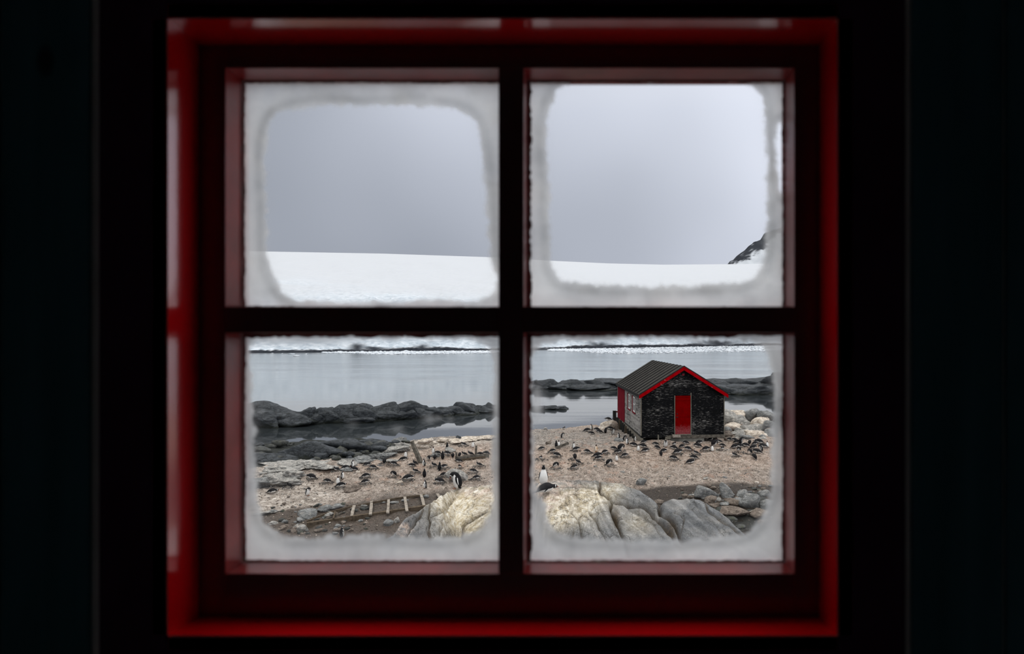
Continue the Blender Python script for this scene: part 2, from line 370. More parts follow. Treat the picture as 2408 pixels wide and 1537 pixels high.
m.put(mx.inputs[0], m.attr('alpha')); m.put(mx.inputs[1], tr.outputs[0]); m.put(mx.inputs[2], tl.outputs[0])
MAT['frost'] = m.end(mx.outputs[0])
# ================================================================== the dark room
D0, D1 = 0.712, 0.757
DG = D1 / 0.95
def rx(px, d): return (px - PX) / F * d
def rz(py, d): return (PY - py) / F * d
XL, XR, ZB, ZT = -1.9, 1.7, -1.5, 1.05
def struct(o): o['kind'] = 'structure'; return o
# front wall: backing with a hole, faced with vertical boards
wf = struct(empty('wall_front', (0, D0, 0)))
ox0, ox1, oz0, oz1 = rx(395, D0) - .02, rx(1968, D0) + .02, rz(1493, D0) - .02, rz(45, D0) + .02
for nm, (a, b, c_, d_) in {'backing_left': (XL, ox0, ZB, ZT), 'backing_right': (ox1, XR, ZB, ZT), 'backing_above': (ox0, ox1, oz1, ZT), 'backing_below': (ox0, ox1, ZB, oz0)}.items():
    box(nm, a, b, .0, .11, c_, d_, MAT['bounce_white_room'], wf)
bx_ = XL; k = 0
edges = [XL]
while edges[-1] < XR: edges.append(edges[-1] + random.choice((.105, .118, .11)))
a0, a1 = rx(222, D0), rx(2136, D0)
lefts = [a0 - .108 * i for i in range(0, 12)]; rights = [a1 + .112 * i for i in range(0, 12)]
for L in (lefts, rights):
    for i in range(len(L) - 1):
        u, v_ = sorted((L[i], L[i + 1]))
        if u < XL or v_ > XR: continue
        box('plank', u + .0015, v_ - .0015, -.006 + random.uniform(0, .002), -.001, ZB, ZT, MAT['teal'], wf, .002)
for i in range(12):
    u = a0 + (a1 - a0) / 12 * i; v_ = a0 + (a1 - a0) / 12 * (i + 1)
    box('plank', u + .0015, v_ - .0015, -.005, -.001, rz(-60, D0), ZT, MAT['teal'], wf, .002)
    box('plank', u + .0015, v_ - .0015, -.005, -.001, ZB, rz(1600, D0), MAT['teal'], wf, .002)
struct(box('wall_left', XL - .1, XL, -2.6, D0, ZB, ZT, MAT['bounce_white_room']))
struct(box('wall_right', XR, XR + .1, -2.6, D0, ZB, ZT, MAT['bounce_white_room']))
struct(box('wall_back', XL - .1, XR + .1, -2.7, -2.6, ZB, ZT, MAT['bounce_white_room']))
struct(box('ceiling', XL - .1, XR + .1, -2.7, D0 + .11, ZT, ZT + .1, MAT['bounce_white_room']))
struct(box('floor', XL - .1, XR + .1, -2.7, D0 + .11, ZB - .1, ZB, MAT['bounce_white_room']))
# architrave round the window
arch = struct(empty('trim_1', (0, D0, 0)))
AX0, AX1, AZ0, AZ1 = rx(232, D0 - .003), rx(2130, D0 - .003), rz(1600, D0), rz(-60, D0)
IX0, IX1, IZ0, IZ1 = rx(393, D0 - .003), rx(1970, D0 - .003), rz(1495, D0 - .003), rz(43, D0 - .003)
box('side_casing', AX0, IX0, -.003, -.0005, AZ0, AZ1, MAT['black_red_trim'], arch, .003)
box('side_casing', IX1, AX1, -.003, -.0005, AZ0, AZ1, MAT['black_red_trim'], arch, .003)
box('head_casing', IX0, IX1, -.003, -.0005, IZ1, AZ1, MAT['black_red_trim'], arch, .003)
box('bottom_casing', IX0, IX1, -.003, -.0005, AZ0, IZ0, MAT['black_red_trim'], arch, .003)
# the window: red reveal boards, dark sash, four panes with frost
win = struct(empty('window_1', (0, 0, 0)))
def reveal(name, near, farq, out):
    """near / farq: two pixel corners on the near plane and the far plane; out: outward vector"""
    a, b = [P(x, y, D0 - .003) for x, y in near]; c_, d_ = [P(x, y, D1 + .002) for x, y in farq]
    o = Vector(out) * .018
    vs_ = [a, b, d_, c_, a + o, b + o, d_ + o, c_ + o]
    me = mesh(name, vs_, HEXF, MAT['gloss_red']); bm = bmesh.new(); bm.from_mesh(me); bmesh.ops.recalc_face_normals(bm, faces=bm.faces)
    bmesh.ops.subdivide_edges(bm, edges=bm.edges[:], cuts=3, use_grid_fill=True); bm.to_mesh(me); bm.free()
    return obj(name, me, win)
reveal('reveal_board', [(395, 45), (395, 1493)], [(470, 108), (470, 1450)], (-1, 0, 0))
reveal('reveal_board', [(1968, 45), (1968, 1493)], [(1925, 108), (1925, 1450)], (1, 0, 0))
reveal('reveal_board', [(395, 45), (1968, 45)], [(470, 108), (1925, 108)], (0, 0, 1))
reveal('sill', [(395, 1493), (1968, 1493)], [(470, 1450), (1925, 1450)], (0, 0, -1))
def sash(name, px0, px1, py0, py1, grow=(0, 0, 0, 0), mat='shaded_red'):
    x0, x1 = rx(px0, D1) - grow[0], rx(px1, D1) + grow[1]; z1, z0 = rz(py0, D1) + grow[2], rz(py1, D1) - grow[3]
    o = box(name, x0, x1, D1, DG + .012, z0, z1, [MAT['rebate_red'], MAT[mat]], win, .0012); o.data.polygons[2].material_index = 1
    return o
g = .02
sash('sash_stile', 470, 530, 108, 1450, (g, 0, g, g))
sash('sash_stile', 1868, 1925, 108, 1450, (0, g, g, g))
sash('sash_rail', 530, 1868, 108, 160, (0, 0, g, 0))
sash('sash_rail', 530, 1868, 1348, 1450, (0, 0, 0, g))
sash('mullion', 1172, 1232, 160, 1348)
sash('glazing_bar', 530, 1172, 720, 783); sash('glazing_bar', 1232, 1868, 720, 783)
# sash faces use a darker red than the rebates: their shade put into colour
def poly_sd(poly, X, Y):
    """signed distance (inside > 0) to a closed smoothed polygon"""
    pts = np.array(poly, float)
    for _ in range(3):
        q = []
        for i in range(len(pts)):
            a, b = pts[i], pts[(i + 1) % len(pts)]; q += [a * .75 + b * .25, a * .25 + b * .75]
        pts = np.array(q)
    d = np.full(X.shape, 1e9); inside = np.zeros(X.shape, bool)
    for i in range(len(pts)):
        a, b = pts[i], pts[(i + 1) % len(pts)]; ab = b - a; L = ab @ ab + 1e-9
        t = np.clip(((X - a[0]) * ab[0] + (Y - a[1]) * ab[1]) / L, 0, 1)
        d = np.minimum(d, np.hypot(X - a[0] - t * ab[0], Y - a[1] - t * ab[1]))
        cond = ((a[1] > Y) != (b[1] > Y)); xi = ab[0] * (Y - a[1]) / (ab[1] if abs(ab[1]) > 1e-9 else 1e-9) + a[0]
        inside ^= cond & (X < xi)
    return np.where(inside, d, -d)
PANES = [
 ('upper left', (540, 1200, 160, 735), [[(632, 300), (650, 268), (700, 254), (780, 246), (880, 252), (960, 247), (1040, 252), (1095, 265), (1120, 290), (1135, 350), (1142, 450), (1150, 600), (1168, 660), (1165, 700), (1000, 708), (720, 712), (672, 690), (655, 672), (640, 640), (630, 600), (629, 480), (622, 400), (628, 330)]], .95),
 ('upper right', (1215, 1880, 160, 735), [[(1297, 235), (1318, 200), (1400, 188), (1500, 195), (1600, 184), (1700, 186), (1775, 200), (1795, 240), (1800, 350), (1802, 450), (1800, 540), (1797, 600), (1785, 640), (1760, 662), (1650, 670), (1500, 674), (1400, 668), (1340, 662), (1310, 652), (1297, 620), (1292, 500), (1289, 400), (1283, 300)],
     [(1826, 300), (1838, 285), (1842, 340), (1842, 455), (1834, 455), (1828, 420), (1830, 370)]], .97),
 ('lower left', (540, 1200, 770, 1350), [[(588, 800), (700, 798), (1000, 796), (1162, 800), (1160, 900), (1157, 1000), (1152, 1100), (1160, 1150), (1150, 1200), (1128, 1240), (1080, 1260), (1000, 1266), (900, 1256), (700, 1263), (655, 1256), (622, 1225), (602, 1170), (606, 1110), (600, 1040), (598, 940), (590, 860)]], .96),
 ('lower right', (1215, 1880, 770, 1350), [[(1258, 812), (1330, 800), (1600, 797), (1760, 800), (1800, 815), (1812, 880), (1822, 930), (1812, 1000), (1813, 1150), (1800, 1200), (1772, 1240), (1740, 1258), (1650, 1263), (1560, 1272), (1450, 1268), (1340, 1264), (1302, 1245), (1285, 1210), (1283, 1180), (1256, 1150), (1258, 1050), (1250, 950), (1252, 880)]], .96),
]
for pi, (nm, (x0, x1, y0, y1), polys, amax) in enumerate(PANES):
    a = P(x0, y1, DG); b = P(x1, y0, DG)
    pane = box('pane', a.x, b.x, DG, DG + .0025, a.z, b.z, MAT['pane'], win)
    nx, ny = 190, 170
    X, Y = np.meshgrid(np.linspace(x0, x1, nx), np.linspace(y0, y1, ny))
    q = xy3(X, Y, pi * 91.0)
    sd = np.maximum.reduce([poly_sd(p_, X, Y) for p_ in polys])
    n = fbm(q / 26, 3, 3) * 9 + fbm(q / 7, 3, 5) * 4
    wid = 7 + 5 * fbm(q / 60, 2, 9)
    al = 1 - sstep(-wid, wid * .7, sd + n)
    # thin film further in and denser ice towards the frame
    al = al * (amax - .1 + .14 * fbm(q / 45, 4, 21))
    film = .10 * np.exp(-np.maximum(sd, 0) / 10)
    if pi == 2:
        for (cx, cy, r, s) in ((1012, 985, 16, .34), (1030, 983, 10, .3), (935, 1008, 14, .22), (830, 998, 12, .12), (616, 968, 5, .4), (1060, 985, 9, .15)):
            film = np.maximum(film, s * np.exp(-(((X - cx) / r) ** 2 + ((Y - cy) / (r * .6)) ** 2)))
        film = np.maximum(film, .42 * sstep(826, 800, Y) * sstep(900, 760, X) + .3 * sstep(812, 792, Y))
    if pi == 3: film = np.maximum(film, .35 * sstep(830, 800, Y) * sstep(1320, 1270, X) + .2 * sstep(812, 794, Y))
    if pi == 3: film = np.maximum(film, .75 * np.exp(-(((X - 1262) / 13) ** 2 + ((Y - 950) / 38) ** 2)))
    if pi == 0: film = np.maximum(film, .5 * sstep(700, 712, Y))
    al = np.clip(np.maximum(al, film), 0, .97)
    V = np.stack([(X - PX) / F * DG, np.full(X.shape, DG - .0006), (PY - Y) / F * DG], -1).reshape(-1, 3)
    ii = np.arange(nx * ny).reshape(ny, nx)
    Fq = np.stack([ii[:-1, :-1], ii[:-1, 1:], ii[1:, 1:], ii[1:, :-1]], -1).reshape(-1, 4)
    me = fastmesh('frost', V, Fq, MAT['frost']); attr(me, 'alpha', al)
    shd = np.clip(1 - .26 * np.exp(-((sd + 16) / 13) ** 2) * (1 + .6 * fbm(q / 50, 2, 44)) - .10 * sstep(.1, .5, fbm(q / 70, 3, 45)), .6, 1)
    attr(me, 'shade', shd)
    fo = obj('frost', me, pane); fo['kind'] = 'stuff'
# ragged putty line round each pane
def putty(px0, px1, py0, py1, ins):
    pts = []; n = 90
    per = []
    for i in range(n): per.append((px0 + (px1 - px0) * i / n, py0, 0, 1))
    for i in range(n): per.append((px1, py0 + (py1 - py0) * i / n, -1, 0))
    for i in range(n): per.append((px1 - (px1 - px0) * i / n, py1, 0, -1))
    for i in range(n): per.append((px0, py1 - (py1 - py0) * i / n, 1, 0))
    V = []; Fc = []; s = random.randint(0, 999)
    N = len(per)
    arr = np.array([[p_[0] / 9, p_[1] / 9, s] for p_ in per]); nz = fbm(arr, 3, 5); nz2 = vnoise(arr / 5, 8)
    for i, (x_, y_, dx, dy) in enumerate(per):
        t = ins[(0 if dy == 1 else 1 if dx == -1 else 2 if dy == -1 else 3)]
        w_ = max(.5, t * (1 + .55 * nz[i] + .9 * max(0, nz2[i] - .25)))
        # corners fill slightly
        ex, ey = x_ + dx * w_, y_ + dy * w_
        if dy: ex = min(max(ex, px0 + ins[3] * .8), px1 - ins[1] * .8)
        else: ey = min(max(ey, py0 + ins[0] * .8), py1 - ins[2] * .8)
        V += [P(x_ - dx * 3, y_ - dy * 3, DG - .006), P(ex, ey, DG - .0012), P(ex, ey, DG - .0007)]
    for i in range(N):
        j = (i + 1) % N
        Fc += [(i * 3, i * 3 + 1, j * 3 + 1, j * 3), (i * 3 + 1, i * 3 + 2, j * 3 + 2, j * 3 + 1)]
    return obj('putty_line', mesh('putty_line', V, Fc, MAT['putty'], True), win)
def sc_(v, c): return c + (v - c) * .95
for (a, b, c_, d_, ins) in ((530, 1172, 160, 720, (3, 4, 3, 3)), (1232, 1868, 160, 720, (3, 4, 3, 9)), (530, 1172, 783, 1348, (8, 3, 3, 4)), (1232, 1868, 783, 1348, (6, 4, 3, 9))):
    putty(sc_(a, PX), sc_(b, PX), sc_(c_, PY), sc_(d_, PY), ins)
# outer edge of the window opening in the wall
for nm, q in {'outer_casing': (rx(420, D0), rx(545, DG), rz(1500, DG), rz(60, DG))}.items(): pass
# ================================================================== land, sea, far shore
WATER = -9.6
def interp(x, pts):
    return np.interp(x, [p[0] for p in pts], [p[1] for p in pts])
# inland edge of the bank (distance) as seen along each bearing, bearing = u in frame pixels
EDGE = [(-400, 32), (560, 33.0), (720, 33.6), (860, 34.4), (930, 36.0), (960, 38.0), (1010, 39), (1165, 40.5), (1250, 45), (1330, 46.5), (1420, 47), (1500, 48.5), (1700, 49), (1860, 49), (3000, 46)]
SHORE = [(-400, 52), (560, 52), (720, 54.5), (860, 55), (930, 54), (980, 46), (1165, 43.5), (1250, 47), (1330, 48.2), (1420, 49), (1500, 51), (1860, 52), (3000, 50)]
def gh0(x, y):
    """ground height"""
    x = np.asarray(x, float); y = np.asarray(y, float); u = PX + F * x / np.maximum(y, 1)
    base = -(6.5 + .22 * np.maximum(0, 36.2 - y)) - .06 * np.maximum(0, y - 36.2)
    base = np.where(y < 24, -(6.5 + .22 * 12.2) + 0 * y, base)
    ed = interp(u, EDGE); sh = interp(u, SHORE)
    p = xy3(x, y)
    b = fbm(p * .55, 4, 2) * .16 + fbm(p * 2.2, 3, 8) * .045
    # mounded gravel bank front right, hollow wet gully behind the foreground rock
    uu = u; yy = y
    b = b + .12 * sstep(0, 1, fbm(p * .9, 2, 40)) 
    t = sstep(ed - .3, ed + 2.0, y + fbm(p * .8, 3, 12) * .8)
    tid = -9.38 + fbm(p * .7, 4, 5) * .22
    t2 = sstep(sh - 1.0, sh + 1.5, y + fbm(p * .6, 3, 14) * 1.2)
    bedm = sstep(880, 740, u) * sstep(25, 29, y)
    b = b + bedm * (ridged(xy3(x * 1.1 + y * .5, y * 1.9 - x * .6), 4, 66) - .35) * .16
    h = (base + b) * (1 - t) + tid * t
    return h * (1 - t2) + (-10.6) * t2
PUD = []
def gh(x, y):
    h = gh0(x, y)
    for (cx, cy, a, b, z) in PUD:
        r = np.sqrt(((np.asarray(x) - cx) / a) ** 2 + ((np.asarray(y) - cy) / b) ** 2)
        w_ = 1 - sstep(.85, 1.5, r); h = h * (1 - w_) + (z - .03 + .5 * (h - z) * sstep(.3, 1.1, r) * .5) * w_
    return h
def hit(px, py, lo=24.0, hi=62.0, fn=None):
    fn = fn or gh
    t = np.arange(lo, hi, .04); X = (px - PX) / F * t; Z = (PY - py) / F * t; H = fn(X, t)
    k = np.nonzero(Z <= H)[0]
    i = k[0] if len(k) else len(t) - 1
    return Vector((X[i], t[i], H[i]))
PUDS = [(1733, 1222, 30, 6, 'small bright puddle just below the long flat brown rock'), (1712, 1235, 34, 8, 'puddle in the middle of the dark right gully'),
    (1752, 1248, 52, 9, 'largest puddle at the bottom of the right gully'), (1762, 1142, 34, 4, 'thin strip of standing water at the top of the gully'),
    (1758, 1156, 30, 5, 'puddle behind the blunt grey boulder'), (1786, 1149, 26, 4, 'puddle at the upper right end of the gully')]
for (px_, py_, w_, h_, l_) in PUDS:
    c_ = hit(px_, py_, fn=gh0); PUD.append((c_.x, c_.y, w_ / 2 * c_.y / F, .62 * c_.y * h_ / (py_ - PY), c_.z - .01))
# fan shaped grid so that cells stay about as fine everywhere in view
us = np.concatenate([np.arange(-500, 540, 40), np.arange(540, 1880, 3.3), np.arange(1880, 3000, 40)])
ys = np.concatenate([np.arange(4, 24, 2.0), 24 * (58 / 24.0) ** np.linspace(0, 1, 360)])
U, Yg = np.meshgrid(us, ys); Xg = (U - PX) / F * Yg; Hg = gh(Xg, Yg)
pg = xy3(Xg, Yg)
Hg = Hg + fbm(pg * 6, 3, 77) * .02 * (Yg > 24)
ii = np.arange(Xg.size).reshape(Xg.shape)
Fq = np.stack([ii[:-1, :-1], ii[:-1, 1:], ii[1:, 1:], ii[1:, :-1]], -1).reshape(-1, 4)
me = fastmesh('ground', np.stack([Xg, Yg, Hg], -1).reshape(-1, 3), Fq, MAT['ground'])
# muddy strips and grey stony belts, laid out along the ground
VY = PY - Hg / Yg * F      # row at which that ground lies
n_ = fbm(pg * .8, 4, 50) * 14
def band(u, v, pts_top, pts_bot, soft=8):
    tp = interp(u, pts_top); bt = interp(u, pts_bot)
    return sstep(tp - soft, tp + soft, v) * (1 - sstep(bt - soft, bt + soft, v))
def wetf(U, VY, n_): return np.maximum((U > 1420) * band(U, VY + n_ * .5, [(1440, 1148), (1560, 1146), (1640, 1138), (1720, 1134), (1860, 1142)], [(1440, 1190), (1560, 1300), (1860, 1320)], 5),
                 band(U, VY + n_, [(500, 1215), (640, 1200), (760, 1185), (900, 1168), (1040, 1152), (1100, 1150)], [(500, 1330), (1200, 1330)], 10) * .85)
wet = wetf(U, VY, n_)
grey = band(U, VY + n_ * .6, [(1230, 995), (1330, 1012), (1450, 1000), (1520, 1000)], [(1230, 1040), (1330, 1050), (1420, 1052), (1500, 1030), (1510, 1000)], 8) * .95
grey = np.maximum(grey, .55 * band(U, VY + n_, [(560, 1085), (760, 1085), (800, 1060), (980, 1035), (1170, 1035)], [(560, 1200), (700, 1180), (760, 1100), (860, 1085), (1000, 1050), (1170, 1040)], 12))
grey = np.maximum(grey, .45 * band(U, VY + n_, [(1460, 1105), (1860, 1095)], [(1460, 1200), (1860, 1200)], 14))
tid = sstep(interp(U, EDGE) - .1, interp(U, EDGE) + 1.2, Yg + n_ * .03) * (U < 975)
tid = np.maximum(tid, sstep(interp(U, EDGE) + .8, interp(U, EDGE) + 1.6, Yg))
bed = band(U, VY + n_, [(500, 1096), (640, 1098), (760, 1140), (860, 1150)], [(500, 1215), (640, 1200), (760, 1182), (860, 1166)], 8) * sstep(880, 760, U)
bed = np.maximum(bed, .9 * band(U, VY, [(940, 1050), (1000, 1036), (1170, 1030)], [(940, 1062), (1000, 1056), (1060, 1046), (1170, 1040)], 4) * (U > 930) * (U < 1200))
tid_x = sstep(1672, 1700, U + n_) * band(U, VY + n_ * .5, [(1600, 1200), (1860, 1212)], [(1600, 1300), (1860, 1300)], 4) * .85
attr(me, 'bed', bed)
attr(me, 'wet', wet); attr(me, 'grey', grey); tid = np.maximum(tid, tid_x)
attr(me, 'tidal', tid)
ground = struct(obj('ground', me)); ground['label'] = 'trodden gravel and guano ground of the penguin colony'; 
# sea
sea = struct(obj('sea', mesh('sea', [(-1500, 30, WATER), (1500, 30, WATER), (1500, 1500, WATER), (-1500, 1500, WATER)], [(0, 1, 2, 3)], MAT['water'])))
# far glacier shore
SY = [(-600, 831), (500, 829.5), (600, 829), (1170, 824), (1330, 820), (1770, 812.5), (2300, 806), (3000, 804)]
CY = [(-600, 560), (300, 583), (625, 591), (900, 596), (1170, 605), (1300, 613), (1430, 619), (1560, 622), (1700, 621), (1790, 620), (2300, 612), (3000, 600)]
u2 = np.concatenate([np.arange(-600, 520, 20), np.arange(520, 1900, 3.0), np.arange(1900, 3000, 20)])
rr = np.concatenate([[-6, -2, 0], np.linspace(.6, 16, 26), 16 * (700 / 16.0) ** np.linspace(0.02, 1, 130), [720, 760, 820, 950, 1200]])
U2, R2 = np.meshgrid(u2, rr)
Zs = -WATER * F / (interp(U2, SY) - PY)
Y2 = Zs + R2; X2 = (U2 - PX) / F * Zs + (U2 - PX) / F * R2
hc = (PY - interp(U2, CY)) / F * (Zs + 700)
p2 = xy3(X2, Y2)
band_h = 1.3 + 1.6 * np.maximum(0, fbm(xy3(X2[0:1].repeat(len(rr), 0) * .03, 0 * X2), 4, 3)) * 2.0
cliff = 7 + 5 * fbm(xy3(X2 * .03, Y2 * .02), 3, 6)
t = np.clip(R2 / 700, 0, 1)
# straight-ish slope with bumpy ice front
hs = WATER + band_h * sstep(-2, 3, R2) + cliff * sstep(4, 16, R2) + (hc - WATER - cliff - band_h) * (t ** .80) * sstep(10, 30, R2)
bump = ridged(p2 * .035, 5, 9) * 6.0 * sstep(6, 20, R2) * (1 - .93 * sstep(50, 120, R2)) * (1 - sstep(150, 300, R2))
bump = bump + fbm(p2 * .2, 4, 19) * 1.3 * sstep(4, 12, R2) * (1 - sstep(110, 220, R2))
bump = bump + fbm(p2 * .004, 2, 29) * 3 * sstep(250, 500, R2) * (1 - sstep(560, 690, R2))
hs = hs + bump + fbm(p2 * .6, 3, 31) * .5 * sstep(-1, 1, R2) * (R2 < 12)
hs = np.where(R2 < -1, WATER - 2, hs)
hs = np.where(R2 > 700, hc - (R2 - 700) * .25, hs)
ii = np.arange(X2.size).reshape(X2.shape)
Fq = np.stack([ii[:-1, :-1], ii[:-1, 1:], ii[1:, 1:], ii[1:, :-1]], -1).reshape(-1, 4)
me = fastmesh('glacier', np.stack([X2, Y2, hs], -1).reshape(-1, 3), Fq, MAT['glacier'])
bl = fbm(p2 * .02, 4, 61)
rk = (1 - sstep(band_h * .85, band_h * 1.25, hs - WATER + fbm(p2 * .5, 3, 70) * .6)) * (R2 < 30)
patch = np.zeros_like(U2)
for (cu, wu, hh) in ((840, 22, 4), (880, 40, 2.2), (992, 18, 4), (1107, 20, 1.8), (1410, 30, 4.5), (1500, 20, 2.5), (1690, 60, 5), (1640, 30, 3)):
    patch = np.maximum(patch, np.exp(-((U2 - cu) / wu) ** 2) * sstep(hh * 1.5, hh * .7, hs - WATER + 2 * fbm(p2 * .15, 3, 88)))
rk = np.clip(np.maximum(rk, patch), 0, 1)
blue = np.clip(sstep(3, 6, R2) * (1 - sstep(40, 150, R2)) * .85 + .5 * sstep(.1, .5, bl) * (1 - sstep(110, 230, R2)) * sstep(900, 640, U2) + .2 * sstep(.1, .5, bl) * (1 - sstep(80, 160, R2)), 0, 1)
attr(me, 'rock', rk); attr(me, 'blue', blue)
gl_ = struct(obj('glacier_slope', me)); gl_['label'] = 'snow covered glacier slope rising behind the bay'
# mountain shoulder far right
u3 = np.arange(1640, 2600, 4.0); v3 = np.linspace(0, 1, 70); U3, T3 = np.meshgrid(u3, v3)
TOP = [(1640, 660), (1690, 640), (1710, 620), (1722, 610), (1735, 600), (1750, 590), (1758, 580), (1775, 568), (1788, 562), (1797, 550), (1808, 544), (1830, 536), (1845, 534), (1900, 500), (2000, 450), (2200, 400), (2600, 420)]
DM = 1900.0; tz = (PY - interp(U3, TOP)) / F * DM
Z3 = tz * (1 - T3 ** 1.2) + 60 * T3
Y3 = DM - 520 * T3 + fbm(xy3(U3 * .03, T3 * 4), 4, 3) * 30 * (T3 > .01)
jag = fbm(xy3(U3 * .12, T3 * 0), 4, 14) * 5
X3 = (U3 - PX) / F * DM
Z3 = Z3 + jag * (1 - T3) + fbm(xy3(U3 * .05, T3 * 9), 4, 33) * 9 * T3 * (1 - T3) * 4
ii = np.arange(X3.size).reshape(X3.shape)
Fq = np.stack([ii[:-1, :-1], ii[:-1, 1:], ii[1:, 1:], ii[1:, :-1]], -1).reshape(-1, 4)
V3 = np.stack([X3, Y3, Z3], -1).reshape(-1, 3)
back = V3[:len(u3)].copy(); back[:, 1] += 300; back[:, 2] = 40
n0 = len(V3); V3 = np.concatenate([V3, back]); a_ = np.arange(len(u3) - 1)
Fq = np.concatenate([Fq, np.stack([a_ + 1, a_, n0 + a_, n0 + a_ + 1], -1)])
me = fastmesh('mountain', V3, Fq, MAT['glacier'])
dd = tz - Z3; thick = 26 + 16 * fbm(xy3(U3 * .05, 0 * T3), 3, 5) + 25 * sstep(1780, 1860, U3)
rk3 = 1 - sstep(thick * .85, thick * 1.1, dd + fbm(xy3(U3 * .14, dd * .14), 5, 8) * 24)
rk3 = rk3 * (1 - .35 * sstep(.45, .6, fbm(xy3(U3 * .2, dd * .2), 3, 28)))
attr(me, 'rock', np.concatenate([rk3.ravel(), np.ones(len(u3))])); attr(me, 'blue', np.concatenate([(.25 * np.ones_like(rk3)).ravel(), np.zeros(len(u3))]))
mt_ = struct(obj('mountain', me)); mt_['label'] = 'snow and rock mountain shoulder behind the snow slope'
# brash ice floating under the far shore
def debris(name, pts, sizes, flat, mat, seed, kind='stuff'):
    """joined irregular chunks; pts (n,3)"""
    r_ = np.random.default_rng(seed)
    ico = bmesh.new(); bmesh.ops.create_icosphere(ico, subdivisions=1, radius=1); ico.verts.ensure_lookup_table()
    bv = np.array([v.co[:] for v in ico.verts]); bf = np.array([[v.index for v in f.verts] for f in ico.faces]); ico.free()
    n = len(pts); rot = r_.uniform(0, 6.28, n)
    s = np.stack([sizes * r_.uniform(.7, 1.5, n), sizes * r_.uniform(.6, 1.1, n), sizes * flat * r_.uniform(.6, 1.4, n)], -1)
    V = bv[None] * r_.uniform(.72, 1.12, (n, len(bv), 1)) * s[:, None]
    c, q = np.cos(rot)[:, None], np.sin(rot)[:, None]
    Vx = V[..., 0] * c - V[..., 1] * q; Vy = V[..., 0] * q + V[..., 1] * c
    V = np.stack([Vx, Vy, V[..., 2]], -1) + np.asarray(pts)[:, None]
    Fc = (bf[None] + (np.arange(n) * len(bv))[:, None, None]).reshape(-1, 3)
    me = fastmesh(name, V.reshape(-1, 3), Fc, mat, smooth=False)
    return me, n, len(bf)
def bearing_pts(n, fu, fz): pass
pts = []; sz = []
for k in range(9000):
    u = random.uniform(760, 1185) if random.random() < .33 else random.uniform(1290, 1860)
    ysh = float(interp(u, SY))
    wid_ = 2.2 + 4.2 * float(sstep(800, 900, u)) if u < 1200 else 4 + 9.5 * float(sstep(1290, 1480, u))
    yy_ = ysh + .4 + (random.random() ** 1.1) * wid_ * random.uniform(.7, 1.1)
    Z_ = -WATER * F / (yy_ - PY)
    pts.append(((u - PX) / F * Z_, Z_, WATER + .05)); sz.append(random.choice((.35, .6, .9, 1.4)) * random.uniform(.7, 1.2))
for (u, v, s) in ((690, 833, 1.6), (697, 837, 2.0), (684, 832, 1.3), (640, 831, .8), (720, 833, .7), (952, 826, 2.4), (955, 826, 2.0), (664, 832, .7)):
    Z_ = -WATER * F / (v - PY); pts.append(((u - PX) / F * Z_, Z_, WATER + .1)); sz.append(s)
me, _, _ = debris('brash_ice', pts, np.array(sz), .35, MAT['ice'], 3)
tag(obj('brash_ice', me), 'band of white brash ice floating below the far shore', 'ice', kind='stuff')
# ================================================================== rocks
_ico = {}
def ico(sub):
    if sub not in _ico:
        b = bmesh.new(); bmesh.ops.create_icosphere(b, subdivisions=sub, radius=1); b.verts.ensure_lookup_table()
        _ico[sub] = (np.array([v.co[:] for v in b.verts]), np.array([[v.index for v in f.verts] for f in b.faces])); b.free()
    return _ico[sub]
def rockshape(seed, sub=3, planes=16, p=11, rough=.10, layered=.0, elong=1.0):
    r_ = np.random.default_rng(seed); v, f = ico(sub)
    n = r_.normal(size=(planes, 3)); n[:, 2] *= .75; n /= np.linalg.norm(n, axis=1)[:, None]
    d = r_.uniform(.62, 1.0, planes)
    q = np.maximum(v @ n.T, 0) / d
    r = (np.sum(q ** p, 1) + 1e-9) ** (-1 / p); r = np.minimum(r, 1.5)
    V = v * r[:, None]
    k = fbm(V * 1.7 + seed * 3.1, 4, seed % 97)
    V = V * (1 + rough * k)[:, None]
    if layered: V[:, 2] += layered * np.round(V[:, 2] * 4 + k) / 4 * .3
    k2 = fbm(V * 6 + seed, 3, 5); V = V * (1 + rough * .28 * k2)[:, None]
    V -= (V.max(0) + V.min(0)) / 2; V /= (V.max(0) - V.min(0)) / 2
    return V, f
def rock(name, px, base, w_, h, mat, seed, depth=.8, Z=None, surf=None, parent=None, sub=3, tilt=0, **k):
    if Z is not None: c = P(px, base, Z); 
    elif surf == 'water': Z = -WATER * F / (base - PY); c = P(px, base, Z)
    else: c = hit(px, base)
    s = c.y / F; W = w_ * s; H = h * s; D = W * depth
    V, f = rockshape(seed, sub, **k)
    if tilt:
        a = math.radians(tilt); V = np.stack([V[:, 0] * math.cos(a) + V[:, 2] * math.sin(a) * .5, V[:, 1], V[:, 2] - V[:, 0] * math.sin(a)], -1)
        V -= (V.max(0) + V.min(0)) / 2; V /= (V.max(0) - V.min(0)) / 2
    tot = H * 1.45
    V = V * np.array([W / 2, D / 2, tot / 2])
    me = fastmesh(name, V, f, MAT[mat])
    return obj(name, me, parent, (c.x, c.y + D * .38, c.z + H - tot / 2))

